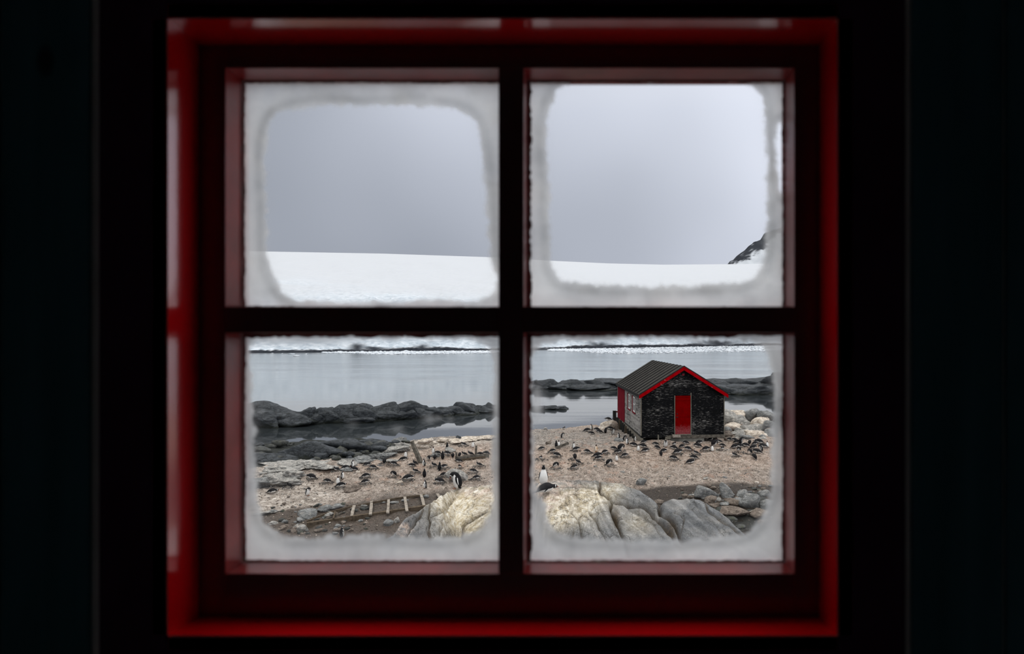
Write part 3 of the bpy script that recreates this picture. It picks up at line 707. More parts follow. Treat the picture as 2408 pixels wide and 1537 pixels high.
# left rocky ridge standing in the bay: boulders are parts of it
def ridge(name, label, lobes, surf, mat, seed0, smallmat=None, small=(), wide=1.0):
    e_ = empty(name, (0, 0, 0)); tag(e_, label, 'rocks')
    for i, L in enumerate(lobes):
        px, top, base, w_ = L[:4]; dp = L[4] if len(L) > 4 else .75; tl = L[5] if len(L) > 5 else 0
        rock('boulder', px, base, w_ * wide, base - top, L[6] if len(L) > 6 else mat, seed0 + i, dp, surf=surf, parent=e_, sub=4, tilt=tl, rough=.2, p=20, planes=13)
    for i, (px, top, base, w_) in enumerate(small):
        rock('stone', px, base, w_, base - top, smallmat or mat, seed0 + 500 + i, .8, surf=surf, parent=e_, sub=3)
    return e_
rs = random.Random(11)
sm = []
for i in range(46):
    px = rs.uniform(690, 1165); wl = interp(px, [(600, 1003), (760, 993), (880, 989), (975, 983), (1050, 977), (1100, 969), (1160, 965)])
    ht = rs.uniform(4, 13); sm.append((px, wl + rs.uniform(-4, 3) - ht, wl + 1, rs.uniform(14, 44)))
ridge('rock_ridge', 'dark grey rounded rock ridge standing in the water beyond the left shore', [
    (640, 944, 1003, 190, .6, 6), (600, 962, 1006, 120, .6), (668, 972, 1004, 120, .5, 10), (706, 958, 998, 60), (735, 961, 996, 52), (757, 958, 995, 60), (722, 975, 998, 80, .5),
    (800, 951, 994, 112, .7, 3), (768, 965, 995, 80, .5, -8), (838, 951, 992, 90, .7), (850, 958, 993, 76, .6, 12), (889, 948, 990, 96, .7, -6), (905, 957, 990, 88, .6, 8),
    (820, 980, 995, 120, .4), (935, 962, 988, 46), (961, 943, 985, 84, .7, 3), (945, 965, 987, 66, .6), (985, 956, 984, 76, .6, 8), (1010, 957, 982, 74, .5), (1036, 958, 979, 70, .6), (1060, 956, 977, 60, .5),
    (1092, 946, 974, 78, .6, 5), (1122, 953, 971, 80, .5, 5), (1080, 962, 976, 80, .4), (1153, 946, 969, 50, .7), (1186, 948, 967, 50, .7), (1140, 960, 971, 70, .5), (520, 950, 1008, 150, .6), (420, 958, 1012, 170, .6), (300, 966, 1018, 180, .6), (180, 975, 1024, 170, .6)], 'water', 'dark_rock', 100, 'dark_rock', sm)
sm = []
for i in range(30):
    px = rs.choice((rs.uniform(1252, 1470), rs.uniform(1690, 1830))); wl = 914 if px < 1500 else 922
    ht = rs.uniform(3, 9); sm.append((px, wl + rs.uniform(-4, 2) - ht, wl + 1, rs.uniform(12, 34)))
ridge('rock_reef', 'low dark rock reef in the water behind the wooden boathouse', [
    (1255, 894, 913, 40), (1288, 891, 914, 50), (1312, 903, 915, 50), (1265, 902, 915, 60, .5), (1338, 892, 916, 64), (1365, 896, 916, 70), (1330, 903, 917, 70, .5), (1400, 894, 916, 80), (1385, 905, 918, 100, .5),
    (1440, 891, 915, 84), (1470, 896, 916, 80), (1430, 905, 917, 90, .5), (1510, 894, 917, 90), (1560, 896, 918, 90), (1610, 895, 918, 90), (1660, 893, 918, 90),
    (1700, 891, 920, 90, .7, 3), (1690, 905, 925, 90, .5), (1742, 889, 921, 110, .7), (1724, 908, 928, 92, .6), (1790, 888, 922, 100, .7), (1770, 905, 929, 88, .6), (1812, 908, 928, 70, .6), (1822, 880, 922, 70, .7), (1870, 876, 924, 90), (1930, 880, 924, 100)],
    'water', 'dark_rock', 700, 'dark_rock', sm, 1.3)
ridge('rock_islet', 'small low dark islet alone in the water left of the boathouse', [
    (1284, 953, 963, 62, .6), (1306, 955, 963, 60, .5), (1262, 954, 964, 40, .6), (1320, 957, 962, 38, .5, 6)], 'water', 'dark_rock', 800)
# intertidal rocks on the left shore
ridge('shore_whaleback', 'long smooth dark whaleback rock on the wet left shore', [
    (790, 1034, 1066, 230, .35, 4), (730, 1040, 1080, 210, .35, 14), (855, 1034, 1056, 110, .4, -4), (640, 1068, 1090, 120, .4, 12)], None, 'dark_rock', 830)
# stones that belong to the ground (parts of it)
def stone(px, base, w_, h, mat, seed, depth=.8, sub=2, **k): return rock('stone', px, base, w_, h, mat, seed, depth, parent=ground, sub=sub, **k)
for i in range(95):
    px = rs.uniform(592, 965); t_ = rs.random(); top_ = interp(px, [(590, 1040), (700, 1042), (800, 1060), (880, 1052), (965, 1040)]); bot_ = interp(px, [(590, 1094), (720, 1090), (860, 1080), (965, 1050)])
    w_ = rs.choice((9, 14, 20, 28, 40)) * rs.uniform(.8, 1.2)
    stone(px, top_ + (bot_ - top_) * t_, w_, w_ * rs.uniform(.28, .5), rs.choice(('wet_stone', 'dark_rock', 'wet_stone')), 1000 + i)
for i in range(14):   # weedy pebbles beside the first pool
    stone(rs.uniform(625, 700), rs.uniform(1036, 1050), rs.uniform(7, 14), 4, 'wet_stone', 1150 + i)
# pale bedrock slabs along the bank edge
BANK = [(640, 1112, 170, 16, 'grey_rock'), (735, 1106, 120, 12, 'grey_rock'), (650, 1146, 130, 30, 'grey_rock'), (676, 1128, 70, 22, 'grey_rock'), (600, 1150, 90, 24, 'slab_grey'), (800, 1097, 100, 10, 'grey_rock'), (850, 1088, 90, 12, 'slab_grey'), (770, 1102, 60, 8, 'grey_rock'),
        (895, 1079, 70, 12, 'slab_grey'), (880, 1094, 90, 9, 'slab_grey'), (925, 1066, 70, 16, 'grey_rock'), (948, 1056, 50, 15, 'grey_rock'), (985, 1056, 60, 22, 'tan_rock'), (1010, 1048, 60, 10, 'tan_rock'), (935, 1040, 34, 12, 'slab_grey'), (893, 1045, 34, 8, 'dark_rock'),
        (1040, 1042, 60, 10, 'tan_rock'), (1068, 1046, 60, 12, 'tan_rock'), (1100, 1038, 70, 8, 'tan_rock'), (1140, 1034, 60, 8, 'tan_rock'), (1058, 1064, 28, 12, 'grey_rock'), (1023, 1075, 26, 8, 'slab_grey'),
        (920, 1088, 40, 6, 'grey_rock'), (812, 1110, 36, 8, 'slab_grey'), (622, 1212, 60, 8, 'grey_rock')]
for i, (a, b, c_, d_, m_) in enumerate(BANK): rock('slab', a, b, c_, d_, m_, 1300 + i, .7, parent=ground, sub=5, layered=.3, rough=.42, planes=9, p=18)
# single stones left gully and right gully
for i, (a, b, c_, d_, m_) in enumerate([(758, 1204, 40, 12, 'slab_grey'), (792, 1196, 36, 9, 'slab_grey'), (706, 1228, 26, 8, 'slab_grey'), (705, 1246, 26, 12, 'brown_rock'), (770, 1214, 26, 8, 'grey_rock'), (693, 1243, 20, 10, 'grey_rock'), (745, 1252, 30, 7, 'brown_rock'), (790, 1252, 20, 8, 'brown_rock'), (822, 1250, 16, 6, 'brown_rock'), (670, 1240, 18, 7, 'brown_rock'),
        (660, 1248, 22, 8, 'brown_rock'), (640, 1234, 20, 8, 'grey_rock'), (925, 1186, 22, 6, 'slab_grey'), (950, 1180, 18, 5, 'slab_grey'), (900, 1184, 14, 5, 'slab_grey'), (1000, 1170, 16, 6, 'slab_grey'), (855, 1192, 16, 5, 'grey_rock'), (660, 1131, 12, 8, 'tan_rock'), (840, 1112, 10, 6, 'tan_rock'), (940, 1138, 16, 7, 'tan_rock'), (715, 1150, 8, 4, 'grey_rock'),
        (1290, 1045, 16, 8, 'brown_rock'), (1282, 1010, 10, 5, 'grey_rock'), (1455, 1038, 24, 8, 'slab_grey'), (1550, 1185, 24, 8, 'brown_rock'), (1625, 1172, 20, 6, 'brown_rock'), (1632, 1166, 12, 4, 'grey_rock'), (1690, 1178, 18, 7, 'grey_rock'), (1706, 1180, 20, 5, 'slab_grey'), (1716, 1176, 12, 6, 'slab_grey'), (1705, 1190, 30, 7, 'slab_grey'), (1680, 1193, 34, 8, 'brown_rock'),
        (1728, 1190, 44, 14, 'brown_rock'), (1745, 1186, 40, 12, 'slab_grey'), (1800, 1166, 30, 12, 'slab_grey'), (1795, 1180, 30, 9, 'wet_stone'), (1805, 1196, 34, 20, 'slab_grey'), (1790, 1220, 50, 18, 'brown_rock'), (1806, 1240, 40, 18, 'brown_rock'), (1720, 1225, 34, 8, 'wet_stone'), (1745, 1244, 26, 8, 'wet_stone'), (1700, 1205, 40, 8, 'wet_stone'), (1774, 1152, 16, 5, 'wet_stone'), (1770, 1205, 24, 6, 'wet_stone'),
        (1718, 1160, 9, 4, 'slab_grey'), (1705, 1124, 12, 4, 'slab_grey'), (1780, 1136, 12, 5, 'tan_rock'), (1660, 1128, 14, 4, 'grey_rock'), (1464, 1112, 12, 4, 'grey_rock'), (1400, 1098, 10, 4, 'grey_rock')]):
    stone(a, b, c_, d_, m_, 1400 + i, sub=3, rough=.14)
for i in range(150):   # small stones in the gullies
    if i % 2: px, py = rs.uniform(630, 870), rs.uniform(1186, 1262)
    else: px, py = rs.uniform(1600, 1815), rs.uniform(1142, 1200)
    w_ = rs.uniform(5, 17); stone(px, py, w_, w_ * .4, rs.choice(('wet_stone', 'brown_rock', 'slab_grey')), 1500 + i)
# rocky knoll right of the boathouse
KN = [(1723, 1003, 50, 40, 'grey_rock', 46.5), (1766, 988, 58, 26, 'slab_grey', 47.5), (1808, 992, 52, 26, 'slab_grey', 47), (1745, 1003, 60, 26, 'grey_rock', 45.5), (1790, 1006, 60, 24, 'tan_rock', 45), (1730, 1016, 70, 20, 'tan_rock', 44), (1775, 1018, 70, 20, 'grey_rock', 43.5), (1812, 1014, 50, 26, 'slab_grey', 43.5),
      (1740, 1026, 60, 16, 'grey_rock', 41.5), (1785, 1030, 60, 16, 'tan_rock', 41), (1815, 1030, 44, 20, 'slab_grey', 41), (1708, 1026, 34, 12, 'brown_rock', 40), (1760, 1034, 36, 10, 'slab_grey', 39.5), (1800, 1038, 40, 10, 'grey_rock', 39.2), (1850, 1010, 70, 34, 'slab_grey', 44), (1725, 985, 60, 20, 'tan_rock', 47.5), (1714, 1036, 22, 9, 'brown_rock', 38.6)]
kn = empty('rock_knoll', (0, 0, 0)); tag(kn, 'heap of pale streaked rocks on the shore right of the boathouse', 'rocks')
for i, (a, b, c_, d_, m_, z_) in enumerate(KN): rock('boulder', a, b + 3, c_, d_ + 3, m_, 1600 + i, .8, Z=z_ - 1, parent=kn, sub=4, rough=.2, layered=.4)
for i in range(34):
    a = rs.uniform(1706, 1815); b = rs.uniform(1000, 1040); c_ = rs.uniform(10, 24); rock('stone', a, b, c_, c_ * .5, rs.choice(('grey_rock', 'slab_grey', 'brown_rock')), 1650 + i, Z=float(interp(b, [(1000, 44.5), (1040, 38)])), parent=kn, sub=2)
# boulders with names of their own
def lone(px, base, w_, h, mat, seed, label, cat='boulder', **k):
    o = rock('boulder', px, base, w_, h, mat, seed, k.pop('depth', .8), sub=k.pop('sub', 4), **k); return tag(o, label, cat)
tanb = lone(1431, 1008, 50, 19, 'tan_rock', 1700, 'tan guano-stained boulder beside the posts at the boathouse far corner', rough=.15)
lone(1072, 1134, 54, 30, 'grey_rock', 1701, 'grey boulder behind the large stooping penguin')
lone(1508, 1142, 26, 16, 'slab_grey', 1702, 'pointed grey stone lying on the open gravel right of centre', 'stone')
lone(823, 1158, 40, 15, 'brown_rock', 1703, 'rounded grey brown stone on the gravel, behind the wooden slipway', 'stone')
lone(1660, 1172, 60, 25, 'slab_grey', 1704, 'broad flat-topped grey boulder at the left end of the gully stones')
lone(1712, 1170, 34, 32, 'slab_grey', 1705, 'upright pointed grey boulder beside the flat-topped one', tilt=24)
lone(1748, 1169, 32, 15, 'slab_grey', 1706, 'small blunt grey boulder right of the pointed one')
lone(1766, 1195, 54, 32, 'slab_grey', 1707, 'dark domed boulder at the right of the gully', rough=.08)
lone(1673, 1185, 30, 18, 'brown_rock', 1708, 'angular tan brown stone in front of the flat-topped boulder', 'stone')
lone(1722, 1216, 84, 20, 'brown_rock', 1709, 'long flat brown rock lying in the gully above the puddles', 'rock')
lone(912, 1237, 22, 14, 'slab_grey', 1710, 'pale grey stone leaning on the front beam of the slipway', 'stone')
lone(931, 1229, 16, 12, 'grey_rock', 1711, 'small stone behind the pale one at the slipway beam', 'stone', sub=3)
lone(716, 1219, 46, 18, 'slab_grey', 1712, 'peaked grey boulder at the left tip of the wooden slipway')
lone(706, 1250, 26, 14, 'grey_rock', 1713, 'white-topped stone by the left end of the front beam', 'stone')
lone(1078, 1033, 13, 9, 'dark_rock', 1714, 'small dark round rock on the skyline of the left bank', 'rock', sub=3)

# ------------------------------------------------------------------ foreground outcrop
SIL = [(780, 1420), (860, 1330), (905, 1266), (925, 1255), (945, 1228), (962, 1214), (985, 1203), (1010, 1186), (1040, 1164), (1062, 1153), (1085, 1147), (1130, 1144), (1170, 1142), (1200, 1139), (1250, 1140), (1290, 1134), (1330, 1129), (1400, 1128), (1430, 1132), (1470, 1142), (1505, 1160), (1535, 1181), (1550, 1189), (1562, 1184), (1590, 1179), (1640, 1179), (1660, 1187), (1680, 1198), (1705, 1218), (1740, 1248), (1770, 1274), (1850, 1340), (1980, 1440)]
ZC = [(780, 11), (905, 13), (960, 14.5), (1040, 17.5), (1074, 19.4), (1160, 19), (1278, 16.6), (1400, 17), (1500, 16.2), (1545, 15.2), (1640, 15), (1740, 13.6), (1850, 12.5), (1980, 12)]
GR = [ # (polyline, width px, depth m, offset side)
 ([(1411, 1128), (1409, 1145), (1424, 1158), (1439, 1172), (1437, 1194), (1446, 1218), (1456, 1239), (1470, 1272), (1480, 1300)], 7, .30),
 ([(1439, 1172), (1474, 1180), (1512, 1187), (1530, 1200), (1549, 1218), (1584, 1257), (1600, 1285)], 7, .28),
 ([(1548, 1190), (1556, 1206), (1572, 1212), (1590, 1240), (1606, 1270)], 8, .34),
 ([(1584, 1207), (1598, 1214), (1609, 1224), (1606, 1246), (1600, 1262)], 3.5, .12),
 ([(1655, 1188), (1664, 1202), (1684, 1218), (1710, 1238), (1745, 1262)], 4, .18),
 ([(1618, 1196), (1650, 1228), (1682, 1262)], 2.2, .05), ([(1632, 1196), (1670, 1228), (1706, 1262)], 2.2, .05),
 ([(1260, 1150), (1316, 1146), (1371, 1145), (1409, 1150)], 3, .12), ([(1384, 1129), (1405, 1138), (1411, 1146)], 2.5, .08),
 ([(1340, 1200), (1358, 1217), (1362, 1232), (1369, 1262)], 3.2, .14), ([(1358, 1217), (1372, 1206), (1384, 1203)], 2.5, .08),
 ([(1386, 1200), (1400, 1226), (1420, 1256), (1436, 1290)], 3.2, .16), ([(1350, 1245), (1346, 1272)], 3, .10),
 ([(1452, 1160), (1478, 1170), (1480, 1178)], 3, .10), ([(1500, 1196), (1530, 1222), (1560, 1262)], 3.0, .08),
 ([(1013, 1186), (1006, 1213), (1011, 1226), (1006, 1245), (1016, 1266)], 4.5, .2), ([(1143, 1200), (1110, 1218), (1091, 1236), (1086, 1262)], 5, .2),
 ([(1066, 1170), (1051, 1197), (1043, 1221), (1030, 1262)], 3.5, .13), ([(1007, 1217), (1027, 1211), (1047, 1199)], 3.5, .14), ([(995, 1198), (972, 1229), (955, 1256)], 5, .2),
 ([(1008, 1240), (1034, 1236)], 2.5, .06), ([(1030, 1200), (1015, 1190)], 3, .08), ([(930, 1248), (945, 1235), (962, 1224)], 3, .1)]
def polydist(pl, U, V):
    d = np.full(U.shape, 1e9)
    for a, b in zip(pl[:-1], pl[1:]):
        ax, ay = a; bx2, by2 = b; dx, dy = bx2 - ax, by2 - ay; L = dx * dx + dy * dy
        t = np.clip(((U - ax) * dx + (V - ay) * dy) / L, 0, 1); d = np.minimum(d, np.hypot(U - ax - t * dx, V - ay - t * dy))
    return d
ou = np.concatenate([np.arange(780, 880, 8), np.arange(880, 1800, 1.9), np.arange(1800, 1990, 8)])
oy = np.concatenate([np.arange(6.5, 11.5, .2), np.arange(11.5, 20.6, .033), np.arange(20.6, 26, .15)])
OU, OY = np.meshgrid(ou, oy)
def obase(U, Y):
    zc = interp(U, ZC); top = (PY - interp(U, SIL)) / F * zc; d = zc - Y; db = np.maximum(-d, 0); d = np.maximum(d, 0)
    steep = interp(U, [(780, .3), (960, .30), (1080, .16), (1160, .10), (1260, .06), (1400, .07), (1480, .14), (1640, .2), (1850, .25)])
    h = top - steep * d - .055 * d * d - 1.0 * np.minimum(db, 3) ** 1.4 - .25 * np.minimum(d, .0)
    return h
OX = (OU - PX) / F * OY; OH = obase(OU, OY)
OV = PY - OH / OY * F
pO = xy3(OX, OY)
wu, wv = OU + fbm(pO * 3, 3, 3) * 5, OV + fbm(pO * 3, 3, 4) * 4
front = sstep(.6, -.1, OY - interp(OU, ZC))
dep = np.zeros_like(OH); dirt = np.zeros_like(OH)
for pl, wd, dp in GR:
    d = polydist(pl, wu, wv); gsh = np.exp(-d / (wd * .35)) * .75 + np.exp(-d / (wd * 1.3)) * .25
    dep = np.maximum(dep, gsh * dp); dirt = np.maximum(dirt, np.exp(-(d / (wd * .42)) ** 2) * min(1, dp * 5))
crest = sstep(0, 16, OV - interp(OU, SIL)); crest = np.maximum(crest, np.exp(-((OU - 1552) / 12) ** 2))
OH = OH - dep * front * (.15 + .85 * crest)
# planar facets and steps running obliquely
sgn = -.80 + 1.75 * sstep(1240, 1150, OU) + .45 * np.exp(-((OU - 1310) / 60) ** 2)
acr = (OV + sgn * OU); alg = OU * .12
lin = ridged(xy3(acr / 34 + .35 * fbm(pO * 1.1, 2, 91), alg / 34, 3.3), 3, 55); lin2 = fbm(xy3(acr / 7, alg / 9, 9.1), 4, 58)
ang = OX * .8 + OY * .5
OH = OH + front * ((.018 + .03 * sstep(1420, 1560, OU)) * lin + .016 * lin2 + .07 * fbm(xy3(ang * 1.3, (OY - OX) * .35), 3, 6) + .02 * ridged(xy3(ang * 3.2, (OY - OX) * .8), 3, 16) + .03 * fbm(pO * 5, 4, 26))
OH = np.maximum(OH, -11)
ii = np.arange(OX.size).reshape(OX.shape)
Fq = np.stack([ii[:-1, :-1], ii[:-1, 1:], ii[1:, 1:], ii[1:, :-1]], -1).reshape(-1, 4)
me = fastmesh('granite_outcrop', np.stack([OX, OY, OH], -1).reshape(-1, 3), Fq, MAT['granite'])
def blob(cu, cv, ru, rv): return np.exp(-(((OU - cu) / ru) ** 2 + ((OV - cv) / rv) ** 2))
lich = np.clip(blob(1330, 1195, 70, 40) * 1.3 + blob(1395, 1165, 50, 22) + blob(1290, 1210, 30, 40) + blob(1100, 1220, 60, 55) * 1.3 + blob(1050, 1180, 50, 26) * .9 + blob(1500, 1225, 40, 30) * .5 + blob(1150, 1170, 60, 40) * .8 + blob(1440, 1145, 40, 14) * .5, 0, 1)
gu = np.clip(blob(1290, 1160, 50, 22) + blob(1320, 1138, 60, 10) * .8 + blob(950, 1240, 22, 18) + blob(1130, 1158, 60, 14) * .9 + blob(1220, 1170, 60, 60) * .6 + blob(1290, 1190, 16, 12), 0, 1)
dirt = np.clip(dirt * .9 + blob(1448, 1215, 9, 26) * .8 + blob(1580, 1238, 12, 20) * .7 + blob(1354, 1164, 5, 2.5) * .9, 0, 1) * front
attr(me, 'vein', np.clip(.5 + .45 * lin2 + .30 * (lin - .4) + .25 * fbm(pO * 2, 3, 72), 0, 1)); attr(me, 'lich', lich); attr(me, 'guano', gu); attr(me, 'dirt', dirt)
oc = obj('granite_outcrop', me); tag(oc, 'big cracked granite outcrop with yellow lichen in the foreground', 'rock')
def oh_hit(px, py):
    t = np.arange(11, 22, .02); X = (px - PX) / F * t; col = int(np.argmin(np.abs(ou - px)))
    H = np.interp(t, oy, OH[:, max(0, col - 4):col + 5].max(1)); Z = (PY - py) / F * t; k = np.nonzero(Z <= H)[0]
    i = k[0] if len(k) else len(t) - 1
    if not len(k):   # just above the skyline: stand on the crest
        zc = float(interp(px, ZC)); i = int((zc - 11) / .02)
    return Vector((X[i], t[i], H[i] + .01))

# ================================================================== boathouse
ANG = math.atan(160 / 1400)
h0 = P(1508, 1024, 36.8)
hut = empty('boathouse', h0, ANG); tag(hut, 'weathered black boarded boathouse with red door and red gable trim', 'building')
HW, HL, EV, RZ_ = 5.3, 9.0, 2.58, 4.20
def hb(name, x0, x1, y0, y1, z0, z1, mat, parent=None, bevel=0): return box(name, x0, x1, y0, y1, z0, z1, MAT[mat], parent or hut, bevel)
# gable wall core
gw = obj('gable_wall', mesh('gable_wall', [(0, 0.03, 0), (HW, 0.03, 0), (HW, 0.03, EV), (HW / 2, 0.03, RZ_ - .08), (0, 0.03, EV), (0, .13, 0), (HW, .13, 0), (HW, .13, EV), (HW / 2, .13, RZ_ - .08), (0, .13, EV)],
    [(0, 1, 2, 3, 4), (9, 8, 7, 6, 5), (0, 5, 6, 1), (1, 6, 7, 2), (2, 7, 8, 3), (3, 8, 9, 4), (4, 9, 5, 0)], MAT['peeling_black']), hut)
bh = .108; DXa, DXb = 2.14, 3.12
def board(parent, a, b, mat, plane='x', fixed=0.0, out=-1, z=0, top=None, h=bh, slope=0):
    """lapped board running from a to b; plane x: along x at y=fixed; plane y: along y at x=fixed"""
    j = random.uniform(-.004, .004)
    z0, z1 = z + .003, z + h + .006
    o0, o1 = .026 + j, .012 + j
    # trapezoid ends for the gable
    ia = ib = 0
    if slope:
        ia = ib = h / slope
    if plane == 'x':
        vs_ = [(a, fixed + out * o0, z0), (b, fixed + out * o0, z0), (b, fixed, z0), (a, fixed, z0), (a + ia, fixed + out * o1, z1), (b - ib, fixed + out * o1, z1), (b - ib, fixed, z1), (a + ia, fixed, z1)]
    else:
        vs_ = [(fixed + out * o0, a, z0), (fixed, a, z0), (fixed, b, z0), (fixed + out * o0, b, z0), (fixed + out * o1, a, z1), (fixed, a, z1), (fixed, b, z1), (fixed + out * o1, b, z1)]
    return hexa('board', vs_, MAT[mat], parent)
nrow = int((RZ_ - .1) / bh)
for r in range(nrow):
    z = r * bh; sl = 0
    if z + bh > EV:
        k_ = (RZ_ - .06 - z) / (RZ_ - EV); a = HW / 2 * (1 - k_); b = HW - a; sl = (RZ_ - EV) / (HW / 2)
        if b - a < .4: continue
    else: a, b = 0, HW
    if z < 2.42 + .05: segs = [(a, DXa - .05, 0), (DXb + .05, b, 0)]
    else: segs = [(a, b, sl)]
    out_ = []
    for (p, q, s) in segs:
        if q - p > 2.0 and not s and random.random() < .45:
            m_ = random.uniform(p + .6, q - .6); out_ += [(p, m_ - .003, 0), (m_ + .003, q, 0)]
        else: out_.append((p, q, s))
    for (p, q, s) in out_: board(gw, p, q, 'peeling_black', 'x', .03, -1, z, slope=s)
# side wall (left) and plain far walls
sw = hb('side_wall', .02, .12, .13, HL, 0, EV, 'weathered_side')
WINS = [(1.88, 2.72), (3.66, 4.50)]; SD0, SD1 = 6.0, 8.9
for r in range(int(EV / bh)):
    z = r * bh; cuts = [(0.0, SD0 - .04)]
    if 1.15 - bh * .6 < z < 2.2:
        cuts = [(0.0, WINS[0][0] - .04), (WINS[0][1] + .04, WINS[1][0] - .04), (WINS[1][1] + .04, SD0 - .04)]
    if z > 2.42: cuts = [(0.0, HL)]
    for p, q in cuts:
        if q - p > 2.5 and random.random() < .7:
            m_ = random.uniform(p + .7, q - .7); cs = [(p, m_ - .003), (m_ + .003, q)]
        else: cs = [(p, q)]
        for p2_, q2_ in cs: board(sw, p2_, q2_, 'weathered_side', 'y', .02, -1, z)
hb('corner_board', -.035, .02, -.01, .06, 0, EV, 'trim_wood'); hb('corner_board', HW - .03, HW + .02, -.01, .06, 0, EV, 'trim_wood')
hb('back_wall', 0, HW, HL - .1, HL, 0, EV + .1, 'peeling_black'); hb('right_wall', HW - .1, HW, .13, HL, 0, EV, 'peeling_black')
hb('floor_deck', 0, HW, .05, HL, -.08, 0.0, 'dark_post')
# gable door
dr = hb('gable_door', DXa, DXb, -.02, .02, .06, 2.36, 'door_red')
for zc_ in (.22, 1.18, 2.2): hb('ledge', DXa + .02, DXb - .02, -.035, -.02, zc_ - .055, zc_ + .055, 'door_red', dr)
hb('latch', DXa + .06, DXa + .19, -.05, -.035, 1.10, 1.14, 'iron', dr); hb('latch_plate', DXa + .10, DXa + .15, -.045, -.035, 1.28, 1.36, 'iron', dr)
fr = hb('door_frame', DXa - .05, DXa - .005, -.04, .03, 0, 2.46, 'trim_wood'); hb('door_frame', DXb + .005, DXb + .05, -.04, .03, 0, 2.62, 'trim_wood')
hb('door_head', DXa - .05, DXb + .05, -.035, .03, 2.37, 2.44, 'door_red')
hb('door_sill', DXa - .06, DXb + .06, -.10, .03, .0, .05, 'trim_wood')
hb('step', DXa - .22, DXa + .26, -.34, -.04, -.10, .05, 'pale_wood', None, .01)
hb('sill_beam', 1.62, HW + .03, -.06, .10, -.20, -.02, 'driftwood', None, .01); hb('sill_beam', 0, 1.66, -.02, .10, -.14, 0.0, 'peeling_black', None, .01)
hb('plinth', 1.85, 4.0, -.02, .5, -.72, -.19, 'concrete', None, .02)
hb('bracket', 1.02, 1.10, -.06, .0, -.3, .04, 'trim_wood'); hb('bracket', 1.5, 1.85, -.08, .06, -.24, -.08, 'trim_wood')
for (xx, yy) in ((1.35, .3), (4.75, .12), (4.9, 2.5), (.2, 1.6), (2.6, 4)): hb('pier', xx - .1, xx + .1, yy - .1, yy + .1, -.95, -.10, 'dark_post')
# side beams and leaning piles
obj('ground_beam', mesh('ground_beam', [(-.05, -.12, -.46), (.10, -.12, -.46), (.10, 7.2, -.25), (-.05, 7.2, -.25), (-.05, -.12, -.16), (.10, -.12, -.16), (.10, 7.2, -.06), (-.05, 7.2, -.06)], HEXF, MAT['trim_wood']), hut)
hb('black_flashing', -.04, .04, .0, HL, -.06, .0, 'iron')
for i, (yy, w_, dz, lean) in enumerate(((9.6, .26, .35, 0), (9.0, .16, -.08, .04), (8.3, .14, -.05, -.03), (7.6, .2, -.05, .05), (7.0, .16, -.06, 0), (6.3, .22, -.1, .08), (5.6, .14, -.1, 0), (5.0, .2, -.15, -.05), (4.2, .13, -.2, .04), (3.3, .16, -.2, .0), (2.4, .14, -.25, .0))):
    beam_between('pile', (-.1 + lean - (.12 if i == 0 else 0), yy, -1.6), (-.06 - (.12 if i == 0 else 0), yy, dz), w_, w_ * .8, MAT['dark_post' if i % 4 != 3 else 'brown_timber'], hut, .01, 5, up=Vector((0, 1, 0)))
# side doors: tall red boards
sd = empty('side_door', (0, 0, 0), 0, hut)
nb = 12; bw = (SD1 - SD0) / nb
for i in range(nb): hb('plank', -.05 + random.uniform(0, .008), .0, SD0 + i * bw + .006, SD0 + (i + 1) * bw - .006, -.06, 2.32, 'side_door_red', sd)
hb('rail', -.02, .01, SD0, SD1, -.02, 2.3, 'side_door_red', sd)
hb('head_board', -.055, .01, SD0 - .03, SD1 + .03, 2.33, 2.44, 'window_white', sd)
hb('door_post', -.06, .01, SD1 + .01, SD1 + .09, -.08, EV, 'pale_wood', sd); hb('pin', -.14, -.05, SD1 + .02, SD1 + .10, .30, .40, 'side_door_red', sd)
# side windows
for (a, b) in WINS:
    wn_ = hb('window', -.01, .03, a, b, 1.17, 2.18, 'window_glass_dark')
    for (p, q, z0, z1) in ((a, a + .09, 1.17, 2.18), (b - .09, b, 1.17, 2.18), (a, b, 1.17, 1.27), (a, b, 2.09, 2.18), (a, b, 1.66, 1.71), ((a + b) / 2 - .02, (a + b) / 2 + .02, 1.17, 2.18)):
        hb('sash_bar', -.03, -.005, p, q, z0, z1, 'window_white', wn_)
    hb('red_trim', -.075, .0, b, b + .07, 1.10, 2.22, 'side_door_red', wn_); hb('red_trim', -.05, .0, a - .03, b + .05, 1.08, 1.16, 'side_door_red', wn_); 
